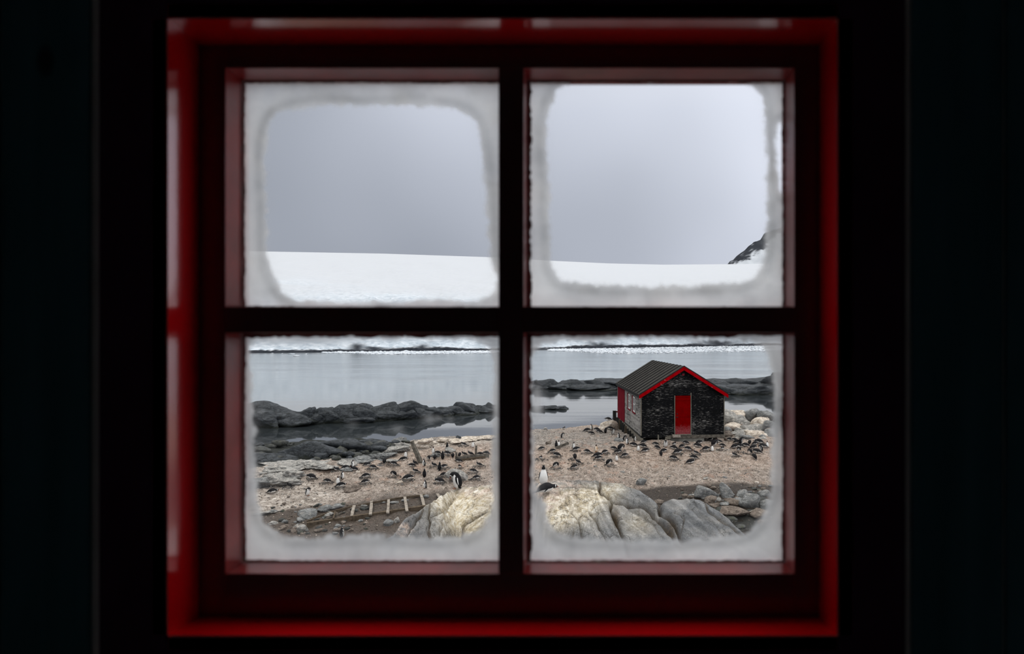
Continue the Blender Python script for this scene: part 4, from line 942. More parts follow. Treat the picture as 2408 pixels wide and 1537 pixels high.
# roof : lapped sheets with raised seams on both slopes
sl_ang = math.atan2(RZ_ - EV, HW / 2); OVH = .16; GOV = .22
nsh = 11; shw = (HL + 2 * GOV) / nsh
for side in (-1, 1):
    for i in range(nsh):
        y0 = -GOV + i * shw; y1 = y0 + shw
        e_x = HW / 2 + side * (HW / 2 + OVH); e_z = EV - OVH * math.tan(sl_ang) + .05; r_x = HW / 2 - side * .0; r_z = RZ_ + .05
        t0, t1 = .0, .05       # each sheet laps over the next
        vs_ = [(e_x, y0, e_z), (r_x, y0, r_z), (r_x, y1, r_z), (e_x, y1, e_z), (e_x, y0, e_z + .05), (r_x, y0, r_z + .05), (r_x, y1, r_z + .02), (e_x, y1, e_z + .02)]
        me = mesh('roof_sheet', vs_, HEXF, MAT['roof_felt']); bmm = bmesh.new(); bmm.from_mesh(me); bmesh.ops.recalc_face_normals(bmm, faces=bmm.faces); bmm.to_mesh(me); bmm.free()
        sh_ = obj('roof_sheet', me, hut)
        vs2 = [(e_x, y0 - .025, e_z + .03), (r_x, y0 - .025, r_z + .03), (r_x, y0 + .03, r_z + .03), (e_x, y0 + .03, e_z + .03), (e_x, y0 - .02, e_z + .085), (r_x, y0 - .02, r_z + .075 + random.uniform(0, .01)), (r_x, y0 + .025, r_z + .075), (e_x, y0 + .025, e_z + .085)]
        me = mesh('seam', vs2, HEXF, MAT['roof_edge']); bmm = bmesh.new(); bmm.from_mesh(me); bmesh.ops.recalc_face_normals(bmm, faces=bmm.faces); bmm.to_mesh(me); bmm.free(); obj('seam', me, sh_)
        for q_ in (.33, .66):
            yy = y0 + shw * q_
            me = mesh('rib', [(e_x, yy - .02, e_z + .03), (r_x, yy - .02, r_z + .03), (r_x, yy + .02, r_z + .03), (e_x, yy + .02, e_z + .03), (e_x, yy - .012, e_z + .06), (r_x, yy - .012, r_z + .06), (r_x, yy + .012, r_z + .06), (e_x, yy + .012, e_z + .06)], HEXF, MAT['roof_felt'])
            obj('rib', me, sh_)
    # fascia at the eave
    e_x = HW / 2 + side * (HW / 2 + OVH)
    hb('eave_board', min(e_x, e_x - side * .03), max(e_x, e_x - side * .03), -GOV, HL + GOV, EV - OVH * math.tan(sl_ang) - .12, EV - OVH * math.tan(sl_ang) + .06, 'roof_edge')
    # red barge boards front and back
    for yb in (-GOV - .03,):
        a = Vector((HW / 2 + side * (HW / 2 + OVH + .02), yb, EV - (OVH + .02) * math.tan(sl_ang) + .04)); b = Vector((HW / 2, yb, RZ_ + .06)); dn = Vector((0, 0, -.22)); th = Vector((0, .035, 0))
        vs_ = [a + dn, b + dn, b + dn + th, a + dn + th, a, b, b + th, a + th]
        me = mesh('barge_board', vs_, HEXF, MAT['fascia_red']); bmm = bmesh.new(); bmm.from_mesh(me); bmesh.ops.recalc_face_normals(bmm, faces=bmm.faces); bmm.to_mesh(me); bmm.free()
        obj('barge_board', me, hut)
hb('apex_block', HW / 2 - .07, HW / 2 + .07, -.06, .0, RZ_ - .5, RZ_ - .38, 'side_door_red')
# dark gable lining behind the barge boards closes the overhang
# ================================================================== old timbers
def G(px, py): return hit(px, py)
sp_ = empty('slipway_frame', (0, 0, 0)); tag(sp_, 'old wooden ladder-like slipway frame half buried on the left gravel', 'slipway')
zoff = Vector((0, 0, .10))
fa, fb = G(722, 1240), G(1006, 1201)
beam_between('front_beam', fa + zoff, fb + zoff + Vector((0, 0, .05)), .17, .26, MAT['brown_timber'], sp_, .012, 14)
back_pts = [(722, 1229), (765, 1212), (812, 1198), (860, 1188), (930, 1175), (1000, 1166)]
bp_ = [G(*q) + Vector((0, 0, .05)) for q in back_pts]
for a, b in zip(bp_[:-1], bp_[1:]): beam_between('back_beam', a, b, .07, .10, MAT['brown_timber'], sp_, .006, 4)
beam_between('thin_strip', G(735, 1234) + zoff * .4, G(812, 1205) + zoff * .5, .04, .05, MAT['driftwood'], sp_, .004, 6)
for (a, b, m_) in (((784, 1228), (788, 1208), 'brown_timber'), ((826, 1224), (833, 1194), 'pale_wood'), ((871, 1218), (874, 1184), 'pale_wood'), ((912, 1214), (914, 1180), 'pale_wood'), ((957, 1209), (952, 1174), 'pale_wood'), ((998, 1198), (990, 1168), 'pale_wood'), ((1040, 1186), (1028, 1166), 'pale_wood')):
    beam_between('rung', G(*a) + zoff * 1.4, G(*b) + zoff * 1.0, .13 if m_ != 'brown_timber' else .06, .06, MAT[m_], sp_, .008, 6)
def timber(name, a, b, w_, h_, mat, label, cat='timber', jit=.01, seg=8, taper=1.0):
    mid = (Vector(a) + Vector(b)) / 2
    o = beam_between(name, Vector(a) - mid, Vector(b) - mid, w_, h_, MAT[mat], None, jit, seg, taper=taper); o.location = mid
    return tag(o, label, cat)
b_ = G(993, 1088); t_ = P(968, 1037, b_.y + .1)
timber('leaning_post', b_ - Vector((0, 0, .2)), t_, .26, .20, 'driftwood', 'weathered grey post leaning left out of the penguin colony', 'post', .012, 10, .75)
fx = empty('broken_fence', (0, 0, 0)); tag(fx, 'low broken plank fence with two stub posts at the left colony', 'fence')
q0, q1 = G(1073, 1083), G(1150, 1075)
beam_between('plank', q0 + Vector((0, 0, .12)), q1 + Vector((0, 0, .10)), .06, .22, MAT['driftwood'], fx, .008, 8)
beam_between('plank', q0 + Vector((.1, -.15, .03)), q1 + Vector((-.2, -.15, .04)), .06, .12, MAT['brown_timber'], fx, .008, 8)
beam_between('post', G(1073, 1084), G(1073, 1084) + Vector((0, 0, .5)), .11, .10, MAT['driftwood'], fx, .006, 4, up=Vector((0, 1, 0)))
b_ = G(1119, 1073); beam_between('post', b_, b_ + Vector((.02, 0, .62)), .10, .10, MAT['driftwood'], fx, .006, 4, up=Vector((0, 1, 0)))
a_, c_ = G(1306, 1056), G(1337, 1052)
timber('plank', a_ + Vector((0, 0, .05)), c_ + Vector((0, 0, .26)), .05, .14, 'driftwood', 'tilted grey plank on the gravel by the pair of standing penguins', 'plank', .006, 5)
a_, c_ = G(1748, 1215), G(1776, 1206)
timber('stick', a_ + Vector((0, 0, .1)), c_ + Vector((0, 0, .16)), .035, .03, 'pale_wood', 'thin pale stick leaning in the right gully above the puddles', 'stick', .004, 5)

# ================================================================== puddles
m = M('puddle'); v = m.coord(); MAT['puddle'] = m.end(m.bsdf((.03, .028, .024), .04, m.bump(m.noise(v, 6, 2), .08, .01), .5, IOR=5.0))
for (px_, py_, w_, h_, lb_), (cx, cy, a, b, z) in zip(PUDS, PUD):
    n = 48; top = []
    for i in range(n):
        t = 2 * math.pi * i / n; k = 1.12 + .35 * float(fbm(np.array([math.cos(t) * 1.6, math.sin(t) * 1.6, px_ * .7]), 3, 2)); top.append((math.cos(t) * a * k, math.sin(t) * b * k, 0))
    V = top + [(x_, y_, -.05) for x_, y_, z_ in top]; Fc = [tuple(range(n))] + [(i, i + n, (i + 1) % n + n, (i + 1) % n) for i in range(n)]
    tag(obj('puddle', mesh('puddle', V, Fc, MAT['puddle']), None, (cx, cy, z)), lb_, 'puddle')
# ================================================================== gravel
def scatter(name, label, n, region, smin, smax, mat, seed, flat=.6):
    r_ = np.random.default_rng(seed)
    (u0, u1, y0, y1) = region; u = r_.uniform(u0, u1, n); y = 1 / r_.uniform(1 / y1, 1 / y0, n); x_ = (u - PX) / F * y
    ed = interp(u, EDGE); ok = y < ed + .5; vv = PY - gh(x_, y) / y * F
    if mat != 'brown_rock': ok &= (wetf(u, vv, 0) < .3) | (r_.random(n) < .06)
    u, y, x_ = u[ok], y[ok], x_[ok]; n = len(u)
    z = gh(x_, y); s = smin + (smax - smin) * r_.random(n) ** 3.5
    me, _, _ = debris(name, np.stack([x_, y, z + s * .15], -1), s, flat, MAT[mat], seed)
    o = obj(name, me, ground); o['kind'] = 'stuff'; o['label'] = label; return o
scatter('gravel', 'pale pebbles', 24000, (380, 1960, 25.5, 46), .014, .05, 'tan_rock', 21)
scatter('gravel', 'grey pebbles', 9000, (380, 1960, 25.5, 47), .014, .06, 'grey_rock', 22)
scatter('gravel', 'dark pebbles', 12000, (380, 1960, 25.5, 46), .014, .055, 'brown_rock', 23)

# ================================================================== penguins
def catmull(K, n):
    K = np.array(K, float); m_ = len(K); t = np.linspace(0, m_ - 1, n); out = []
    for q in t:
        i = min(int(q), m_ - 2); f = q - i; p0 = K[max(i - 1, 0)]; p1 = K[i]; p2_ = K[i + 1]; p3 = K[min(i + 2, m_ - 1)]
        out.append(.5 * ((2 * p1) + (-p0 + p2_) * f + (2 * p0 - 5 * p1 + 4 * p2_ - p3) * f * f + (-p0 + 3 * p1 - 3 * p2_ + p3) * f ** 3))
    return np.array(out)
def loft(K, nr=34, ns=22, white=None):
    R = catmull(K, nr); V = []; B = []
    for i in range(nr):
        a = R[max(i - 1, 0)]; b = R[min(i + 1, nr - 1)]; t = np.array([b[0] - a[0], b[1] - a[1]]); t /= np.linalg.norm(t) + 1e-9
        ven = np.array([t[1], -t[0]])
        for j in range(ns):
            th = 2 * math.pi * j / ns; c, s = math.cos(th), math.sin(th)
            off = ven * (c * max(R[i][3], .004)); V.append((R[i][0] + off[0], s * max(R[i][2], .004), R[i][1] + off[1])); B.append(white(i / (nr - 1), c, s) if white else -1)
    n = len(V); Fc = []
    for i in range(nr - 1):
        for j in range(ns):
            Fc.append((i * ns + j, i * ns + (j + 1) % ns, (i + 1) * ns + (j + 1) % ns, (i + 1) * ns + j))
    Fc.append(tuple(range(ns - 1, -1, -1))); Fc.append(tuple((nr - 1) * ns + j for j in range(ns)))
    return V, Fc, B
def wh(neck, th, head):
    """neck: where along the body the white chest ends; head: position of the white eye patch"""
    def f(t, c, s):
        v_ = min((c - th) * 1.0, (neck + .02 * c - t) * 9)
        if head is not None:
            e_ = 1 - ((t - head) / .030) ** 2 - ((abs(s) - .80) / .34) ** 2 - (1.2 if c > .55 else 0)
            v_ = max(v_, e_ * .5)
        return float(np.clip(v_, -1, 1))
    return f
POSE = {
 'S': dict(K=[(-.03, .02, .02, .03), (-.02, .045, .07, .075), (-.01, .09, .098, .10), (0, .15, .112, .112), (.0, .22, .115, .112), (0, .29, .105, .10), (0, .36, .085, .083), (.0, .41, .064, .064), (.005, .45, .052, .054), (.012, .49, .048, .053), (.018, .525, .043, .048), (.018, .552, .030, .035), (.016, .565, .012, .015)],
      neck=.66, th=.12, head=.84, beak=((.055, .515), (.125, .505)), sh=(.0, .36, .092), tip=(-.03, .14, .150), feet=True, tail=(-.12, .012)),
 'O': dict(K=[(-.03, .02, .02, .03), (-.02, .045, .07, .075), (-.01, .09, .098, .10), (0, .15, .112, .112), (.0, .22, .115, .112), (0, .29, .105, .10), (0, .36, .085, .083), (.0, .41, .064, .064), (.005, .45, .052, .054), (.012, .49, .048, .053), (.018, .525, .043, .048), (.018, .552, .030, .035), (.016, .565, .012, .015)],
      neck=.66, th=.12, head=.84, beak=((.055, .515), (.125, .505)), sh=(.0, .36, .092), tip=(-.05, .20, .235), feet=True, tail=(-.12, .012)),
 'B': dict(K=[(-.05, .02, .02, .03), (-.04, .045, .07, .075), (-.03, .09, .10, .10), (-.02, .15, .115, .115), (.0, .22, .118, .115), (.02, .29, .11, .105), (.05, .355, .09, .085), (.085, .39, .065, .062), (.12, .395, .052, .052), (.15, .375, .048, .050), (.168, .345, .042, .045), (.175, .315, .028, .03), (.177, .302, .010, .012)],
      neck=.60, th=.12, head=.84, beak=((.185, .325), (.19, .245)), sh=(.04, .345, .092), tip=(-.02, .13, .150), feet=True, tail=(-.15, .012)),
 'L': dict(K=[(-.28, .045, .012, .01), (-.235, .075, .045, .036), (-.17, .11, .092, .078), (-.08, .135, .125, .115), (.01, .152, .134, .130), (.09, .158, .122, .12), (.15, .162, .094, .092), (.195, .168, .066, .064), (.23, .172, .054, .053), (.265, .17, .050, .050), (.295, .16, .038, .036), (.31, .155, .013, .013)],
      neck=.60, th=.10, head=.80, beak=((.30, .155), (.365, .135)), sh=(.12, .19, .108), tip=(-.09, .07, .145), feet=False, tail=(-.40, .02)),
 'A': dict(K=[(-.27, .035, .012, .008), (-.22, .06, .04, .028), (-.15, .09, .085, .065), (-.07, .115, .115, .10), (.02, .13, .122, .11), (.09, .15, .105, .10), (.13, .185, .078, .075), (.145, .225, .056, .056), (.155, .26, .046, .048), (.168, .288, .043, .048), (.175, .312, .032, .038), (.175, .325, .012, .014)],
      neck=.56, th=.2, head=.80, beak=((.205, .285), (.275, .270)), sh=(.10, .17, .100), tip=(-.09, .07, .145), feet=False, tail=(-.37, .02)),
 'U': dict(K=[(-.17, .02, .015, .012), (-.14, .055, .05, .045), (-.11, .10, .088, .08), (-.07, .16, .115, .11), (-.01, .215, .12, .115), (.05, .25, .108, .10), (.10, .265, .082, .075), (.135, .25, .058, .055), (.155, .215, .048, .047), (.165, .18, .043, .044), (.168, .15, .030, .03), (.168, .135, .012, .012)],
      neck=.60, th=.05, head=.84, beak=((.170, .15), (.172, .08)), sh=(.06, .25, .100), tip=(-.10, .08, .140), feet=False, tail=(-.26, .015)),
}
def strip(name, sh, tip, side, mat, ven):
    """flipper: flat tapering blade from the shoulder to its tip; pale rear edge"""
    a = np.array([sh[0], side * sh[2], sh[1]]); b = np.array([tip[0], side * tip[2], tip[1]])
    d = b - a; L = np.linalg.norm(d); d /= L; wv_ = np.cross(d, [0, side, 0]); wv_ /= np.linalg.norm(wv_); nv = np.cross(d, wv_)
    if wv_ @ np.array([ven[0], 0, ven[1]]) < 0: wv_ = -wv_
    V = []; B = []; n = 9
    for i in range(n):
        t = i / (n - 1); wd = .034 * math.sin(math.pi * (.28 + .66 * t)) ** .8 + .002; th = .009 * (1 - t * .7)
        c = a + d * L * t - wv_ * .012 * math.sin(math.pi * t)
        for j in range(8):
            q = 2 * math.pi * j / 8; V.append(c + wv_ * wd * math.cos(q) + nv * th * math.sin(q)); B.append(1 if (math.cos(q) > .6 and t > .15) else -1)
    Fc = [(i * 8 + j, i * 8 + (j + 1) % 8, (i + 1) * 8 + (j + 1) % 8, (i + 1) * 8 + j) for i in range(n - 1) for j in range(8)] + [tuple(range(7, -1, -1)), tuple((n - 1) * 8 + j for j in range(8))]
    me = mesh(name, V, Fc, mat, True); attr(me, 'belly', B); return me
def conemesh(name, a, b, r, mat, flat=1.0, ns=8):
    a = np.array(a); b = np.array(b); d = (b - a) / np.linalg.norm(b - a); up = np.array([0, 1.0, 0]); s = np.cross(d, up); V = []
    prof = ((0, 1), (.35, .85), (.75, .5), (1, .12))
    for (t, k) in prof:
        for j in range(ns):
            q = 2 * math.pi * j / ns; V.append(a + (b - a) * t + up * math.cos(q) * r * k * flat + s * math.sin(q) * r * k)
    Fc = [(i * ns + j, i * ns + (j + 1) % ns, (i + 1) * ns + (j + 1) % ns, (i + 1) * ns + j) for i in range(3) for j in range(ns)] + [tuple(range(ns - 1, -1, -1)), tuple(3 * ns + j for j in range(ns))]
    return mesh(name, V, Fc, mat, True)
def footmesh():
    V = []; Fc = []
    for k, an in enumerate((-.45, 0, .45)):     # three webbed toes
        c, s = math.cos(an), math.sin(an); L = .075; n = len(V)
        for (l, w_, z0, z1) in ((0, .014, 0, .03), (L * .6, .013, 0, .016), (L, .006, 0, .006)):
            for (sy, z) in ((-1, z0), (1, z0), (1, z1), (-1, z1)): V.append((l * c - sy * w_ * s, l * s + sy * w_ * c, z))
        for i in range(2):
            for j in range(4): Fc.append((n + i * 4 + j, n + i * 4 + (j + 1) % 4, n + i * 4 + 4 + (j + 1) % 4, n + i * 4 + 4 + j))
        Fc += [(n + 3, n + 2, n + 1, n), (n + 8, n + 9, n + 10, n + 11)]
    n = len(V); V += [(0, 0, .008), (.062 * math.cos(-.45), .062 * math.sin(-.45), .005), (.065, 0, .005), (.062 * math.cos(.45), .062 * math.sin(.45), .005)]
    Fc += [(n, n + 1, n + 2), (n, n + 2, n + 3)]
    return mesh('foot', V, Fc, MAT['foot'])
FOOT = footmesh()
PROTO = {}
POSE['T'] = dict(POSE['S'], beak=((.03, .515), (.06, .530)), turn=True)
for key, q in POSE.items():
    for dirty in ((False, True) if key == 'S' else (False,)):
        mt = MAT['penguin_dirty' if dirty else 'penguin']
        V, Fc, B = loft(q['K'], 36, 24, wh(q['neck'], q['th'], q['head'])); me = mesh('penguin', V, Fc, mt, True); attr(me, 'belly', B)
        ven = (1, 0) if key in 'SOBT' else (0, -1)
        parts = [('flipper', strip('flipper', q['sh'], q['tip'], 1, mt, (-1, 0) if key in 'SOBT' else ven)), ('flipper', strip('flipper', q['sh'], q['tip'], -1, mt, (-1, 0) if key in 'SOBT' else ven)),
                 ('beak', conemesh('beak', (q['beak'][0][0], -.03 if q.get('turn') else 0, q['beak'][0][1]), (q['beak'][1][0], -.10 if q.get('turn') else 0, q['beak'][1][1]), .017, MAT['beak'], .7 if not q.get('turn') else 1))]
        k0 = q['K'][1]; tl = conemesh('tail', (k0[0], 0, k0[1]), (q['tail'][0], 0, q['tail'][1]), .022, mt, 1.7); attr(tl, 'belly', [-1] * len(tl.vertices)); parts.append(('tail', tl))
        if q['feet']: parts += [('foot', FOOT, (.03, .045, 0)), ('foot', FOOT, (.03, -.045, 0))]
        PROTO[key + ('d' if dirty else '')] = (me, parts)
# pebble nest ring
def nestmesh(seed):
    r_ = np.random.default_rng(seed); n = 90; t = r_.uniform(0, 6.28, n); r = r_.normal(.25, .055, n); s = r_.uniform(.014, .032, n)
    z = np.maximum(0, .05 - np.abs(r - .24) * .5) * r_.uniform(.2, 1, n)
    me, _, _ = debris('nest', np.stack([np.cos(t) * r, np.sin(t) * r * .9, z], -1), s, .8, MAT['nest_pebble'], seed); return me
NESTS = [nestmesh(901), nestmesh(902), nestmesh(903)]
def penguin(px, py, pose, head, size, label, nest=False, stain=False, onrock=False, nlabel=None, tilt=0, on=None):
    """head: heading in degrees, 0 = towards the right of the view, 180 left, -90 towards the window, 90 away"""
    c = oh_hit(px, py) if onrock else hit(px, py)
    if on is not None:      # set down on top of a boulder
        x_ = (px - PX) / F * on.location.y
        r_ = [v.co.z for v in on.data.vertices if abs(v.co.x + on.location.x - x_) < .12 and abs(v.co.y) < .12]
        c = Vector((x_, on.location.y, on.location.z + max(r_)))
    me, parts = PROTO[pose + ('d' if stain and pose == 'S' else '')]
    o = obj('penguin', me); o.location = c - Vector((0, 0, .006)); o.rotation_euler = (0, math.radians(tilt), math.radians(head))
    if size:   # size = height on the frame for standing birds, length for lying ones
        real = size * c.y / F; unit = {'S': .57, 'T': .57, 'O': .57, 'B': .45, 'L': .60, 'A': .52, 'U': .38}[pose]; s = min(1.35, max(.75, real / unit))
    else: s = random.uniform(.92, 1.02)
    o.scale = (s, s * random.uniform(.95, 1.05), s)
    for q in parts:
        p_ = obj(q[0], q[1], o)
        if len(q) > 2: p_.location = q[2]
    tag(o, label, 'penguin', 'colony penguins')
    if nest:
        n_o = obj('nest', random.choice(NESTS)); n_o.location = c + Vector((0, 0, -.0)); n_o.rotation_euler = (0, 0, random.uniform(0, 6)); n_o.scale = (1.15, 1.15, 1.2); o.location.z += .03
        tag(n_o, 'pebble nest under the ' + (nlabel or label), 'nest', 'pebble nests')
    return o
PEN = [
# --- left colony, left pane of the view
(637, 1145, 'S', 10, 20, 'upright penguin at the far left end of the colony', 0),
(659, 1140, 'A', 200, 15, 'small sitting penguin right of the far left upright bird', 1),
(680, 1146, 'A', 150, 17, 'second sitting penguin from the far left, head lowered', 1),
(640, 1160, 'L', 15, 26, 'lying penguin lowest at the far left, on pale rock', 0),
(723, 1166, 'B', -20, 20, 'stooping penguin standing alone below the left colony', 0),
(732, 1129, 'L', 172, 27, 'big dark penguin lying alone on the left gravel slope', 1),
(770, 1136, 'L', 185, 18, 'lying penguin just left of the two upright ones', 1),
(795, 1139, 'S', -85, 21, 'white-fronted penguin standing before another upright bird', 0),
(805, 1127, 'S', 10, 20, 'upright penguin right behind the white-fronted one', 0),
(801, 1147, 'L', 14, 25, 'lying penguin at the feet of the white-fronted one', 1),
(812, 1102, 'L', 20, 20, 'dark penguin lying behind the left pair of upright birds', 0),
(792, 1107, 'A', 190, 12, 'small penguin sitting at the upper edge of the left slope', 1),
(829, 1099, 'S', 5, 17, 'upright penguin on the rocks at the upper left', 0),
(833, 1107, 'L', 168, 22, 'penguin lying under the upper left upright bird', 0),
(860, 1123, 'L', 16, 22, 'lying penguin with raised back, upper of a pair at mid left', 1),
(858, 1137, 'L', 24, 20, 'lying penguin, lower of the pair at mid left', 1),
(863, 1095, 'L', 14, 18, 'lying penguin against a long grey slab', 0),
(877, 1102, 'L', 188, 15, 'small lying penguin below the long grey slab', 1),
(904, 1090, 'U', 100, 13, 'dark hunched penguin on the gravel under the slab edge', 1),
(926, 1094, 'L', 166, 20, 'lying penguin with its tail to the right, beneath pale ledges', 1),
(926, 1120, 'U', 190, 14, 'hunched penguin on open gravel left of centre colony', 1),
(948, 1083, 'L', 18, 22, 'penguin lying at the foot of a white standing one', 0),
(954, 1076, 'S', -88, 18, 'white-fronted penguin standing left of the leaning post', 0),
(976, 1091, 'A', 150, 16, 'sitting penguin at the base of the leaning post', 0),
(969, 1097, 'L', 182, 14, 'lying penguin below the one at the post base', 0),
(977, 1111, 'A', 186, 15, 'lying penguin on a pale mound below the post', 1),
(959, 1129, 'L', 18, 28, 'long lying penguin above a white stone', 1),
(995, 1043, 'L', 8, 18, 'penguin lying on the ridge right of the post tip', 0),
(997, 1096, 'S', 195, 15, 'upright penguin leaning left beside the post foot', 0),
(1009, 1084, 'U', -70, 16, 'penguin bent over its breast right of the post', 0),
(1019, 1067, 'S', -95, 15, 'white-fronted penguin standing high between post and fence', 0),
(1023, 1079, 'U', 90, 9, 'small dark penguin seen from behind, middle of the colony', 0),
(1030, 1069, 'L', 172, 16, 'penguin lying right of the high white-fronted one', 1),
(1041, 1079, 'S', 95, 20, 'tall dark-backed penguin standing in the thick of the colony', 0),
(1052, 1069, 'L', 178, 15, 'penguin lying right of the tall dark-backed bird', 1),
(1052, 1056, 'S', 60, 17, 'dark-backed penguin standing on pale rock above the colony', 0),
(1065, 1075, 'U', 95, 10, 'dark lump of a penguin left of the fence', 0),
(1021, 1097, 'A', 170, 15, 'lying penguin left of the lone dark upright bird', 1),
(1034, 1106, 'S', 88, 21, 'dark upright penguin on a whitish mound, back turned', 0),
(1043, 1101, 'L', 30, 11, 'little penguin lying behind the bird on the mound', 1),
(998, 1122, 'S', 100, 21, 'dark-backed upright penguin above another upright bird', 0),
(1000, 1148, 'S', 200, 21, 'upright penguin turned left, lowest of the middle left colony', 0),
(1043, 1120, 'L', 20, 18, 'penguin lying under the whitish mound', 1),
(1034, 1136, 'L', 180, 26, 'lying penguin left of the grey boulder', 1),
(1081, 1074, 'U', 80, 9, 'dark penguin crouched behind the fence post', 0),
(1092, 1070, 'A', 175, 15, 'penguin sitting behind the fence plank, left one', 0),
(1107, 1070, 'A', 170, 17, 'penguin sitting behind the fence plank, middle one', 0),
(1130, 1071, 'L', 176, 18, 'penguin lying behind the right end of the fence', 0),
(1144, 1068, 'L', 172, 16, 'rightmost penguin lying behind the fence', 0),
(1091, 1048, 'A', 190, 12, 'small penguin sitting on the bank above the fence', 1),
(1112, 1052, 'O', -90, 17, 'penguin standing with flippers spread above the fence', 0),
(1116, 1034, 'L', 12, 16, 'penguin lying on the skyline of the left bank', 0),
(1079, 1087, 'L', 185, 14, 'penguin lying just below the fence plank', 0),
(1081, 1101, 'A', -90, 10, 'small penguin facing the window below the fence', 1),
(1127, 1096, 'A', 178, 16, 'penguin lying alone right below the fence end', 1),
(1113, 1111, 'L', 184, 18, 'lying penguin between fence and grey boulder', 1),
(1120, 1127, 'L', 10, 16, 'lying penguin right of the large stooping one', 1),
# --- right colony
(1326, 1009, 'A', -60, 12, 'dark penguin alone on the waterline left of the boathouse', 0),
(1322, 1029, 'B', 10, 12, 'penguin bending on bare grey ground near the shore', 0),
(1308, 1052, 'S', 100, 13, 'dark-backed bird, left of the standing pair by the plank', 0),
(1314, 1051, 'S', -92, 16, 'white-fronted bird, right of the standing pair by the plank', 0),
(1349, 1055, 'S', -50, 15, 'penguin standing behind a lying one right of the plank', 0),
(1355, 1060, 'L', 20, 20, 'penguin lying right of the tilted plank', 1),
(1273, 1058, 'L', 15, 16, 'penguin lying by the left window edge, uppermost there', 0),
(1299, 1064, 'L', 10, 18, 'penguin lying below the left end of the plank', 1),
(1310, 1074, 'L', 165, 21, 'penguin lying with raised head left of a seated dark one', 1),
(1352, 1080, 'U', 95, 14, 'seated dark penguin seen from behind', 1),
(1272, 1080, 'A', -70, 10, 'small pale-fronted penguin sitting at the left frost edge', 1),
(1307, 1101, 'U', -30, 16, 'hunched penguin preening on its nest behind the large upright bird', 1),
(1360, 1090, 'A', 160, 12, 'small penguin on the upper of two grey nests', 1),
(1350, 1102, 'L', 20, 15, 'small penguin on the lower of two grey nests', 1),
(1381, 1065, 'L', 165, 16, 'penguin lying alone left of the brown-fronted one', 1),
(1402, 1063, 'S', -90, 19, 'brown-stained upright penguin facing the window', 0),
(1422, 1066, 'L', 30, 17, 'penguin lying right of the brown-fronted one', 1),
(1405, 1075, 'L', 12, 25, 'upper of two penguins lying close together', 0),
(1407, 1081, 'L', 8, 20, 'lower of two penguins lying close together', 1),
(1432, 1094, 'U', 10, 16, 'penguin curled over its white breast on a dark nest', 1),
(1450, 1084, 'S', -85, 18, 'white-fronted penguin standing in front of the right colony', 0),
(1469, 1074, 'L', 14, 19, 'penguin lying right of the front white-fronted one', 1),
(1444, 1057, 'L', 168, 18, 'penguin lying at the left of a crowded trio', 0),
(1460, 1060, 'U', 20, 18, 'fat dark penguin in the middle of a crowded trio', 1),
(1453, 1066, 'L', 12, 20, 'penguin lying lowest of the crowded trio', 1),
(1391, 1012, 'S', 190, 16, 'pale-necked bird standing among the shore group', 0),
(1380, 1015, 'L', 20, 20, 'penguin lying left in the shore group by the boulder', 0),
(1391, 1021, 'L', 170, 17, 'penguin lying lowest in the shore group', 0),
(1404, 1013, 'L', 165, 18, 'penguin lying behind the shore group', 0),
(1410, 1018, 'L', 175, 18, 'penguin lying in the middle of the shore group', 0),
(1424, 1018, 'B', 60, 13, 'dark penguin stooping under the tan boulder', 0),
(1435, 1010, 'L', 170, 18, 'penguin lying in front of the tan boulder', 0),
(1442, 1021, 'B', -40, 15, 'penguin stooping next to the corner posts', 0),
(1455, 1031, 'S', 170, 11, 'small penguin standing behind the grey stone at the posts', 0),
(1468, 1036, 'B', 10, 13, 'white-breasted penguin leaning at the posts', 0),
(1475, 1045, 'S', 190, 18, 'upright penguin turned left at the boathouse side', 0),
(1493, 1038, 'S', -10, 15, 'penguin standing in the shade under the ground beam', 0),
(1490, 1049, 'L', 168, 22, 'penguin lying right of the upright one at the side', 0),
(1501, 1061, 'S', -92, 18, 'white-fronted penguin standing before the boathouse corner', 0),
(1512, 1052, 'L', 160, 22, 'penguin lying behind the corner white-fronted bird', 0),
(1517, 1062, 'L', 16, 22, 'penguin lying right of the corner white-fronted bird', 0),
(1514, 1042, 'L', 15, 16, 'penguin lying at the dark gap under the corner', 0),
(1542, 1047, 'L', 172, 16, 'penguin lying below the black gap, left one', 0),
(1546, 1055, 'L', 140, 17, 'penguin lying below the black gap, right one', 0),
(1565, 1051, 'B', -90, 18, 'white-fronted penguin bowing before the black gap', 0),
(1585, 1046, 'A', -60, 10, 'small penguin sitting left below the door step', 0),
(1585, 1056, 'L', 155, 21, 'penguin lying below the one under the step', 0),
(1603, 1052, 'L', 30, 18, 'penguin lying with arched back under the door', 0),
(1613, 1044, 'L', 165, 18, 'penguin lying against the concrete plinth', 0),
(1560, 1063, 'L', 25, 20, 'penguin lying right above a dark round one', 0),
(1554, 1071, 'U', 95, 12, 'dark round penguin turned away, below the corner group', 0),
(1594, 1067, 'L', 16, 26, 'penguin stretched on a wide nest below the door', 1),
(1584, 1081, 'L', 176, 22, 'penguin lying alone on the gravel, lower left of the pair', 1),
(1618, 1059, 'L', 170, 20, 'penguin lying right below the door, pale belly showing', 1),
(1637, 1068, 'A', 170, 13, 'small penguin on a nest right below the door', 1),
(1632, 1079, 'L', 172, 22, 'upper bird of the front pair lying on the gravel', 0),
(1623, 1090, 'L', 22, 25, 'lower bird of the front pair lying on the gravel', 0),
(1644, 1043, 'L', 18, 20, 'penguin lying right of the plinth, upper bird', 0),
(1641, 1051, 'L', 160, 22, 'penguin lying right of the plinth, lower bird', 0),
(1660, 1060, 'L', 12, 22, 'penguin lying left of the front upright white bird', 1),
(1675, 1061, 'S', -88, 16, 'upright white-breasted penguin below the boathouse right part', 0),
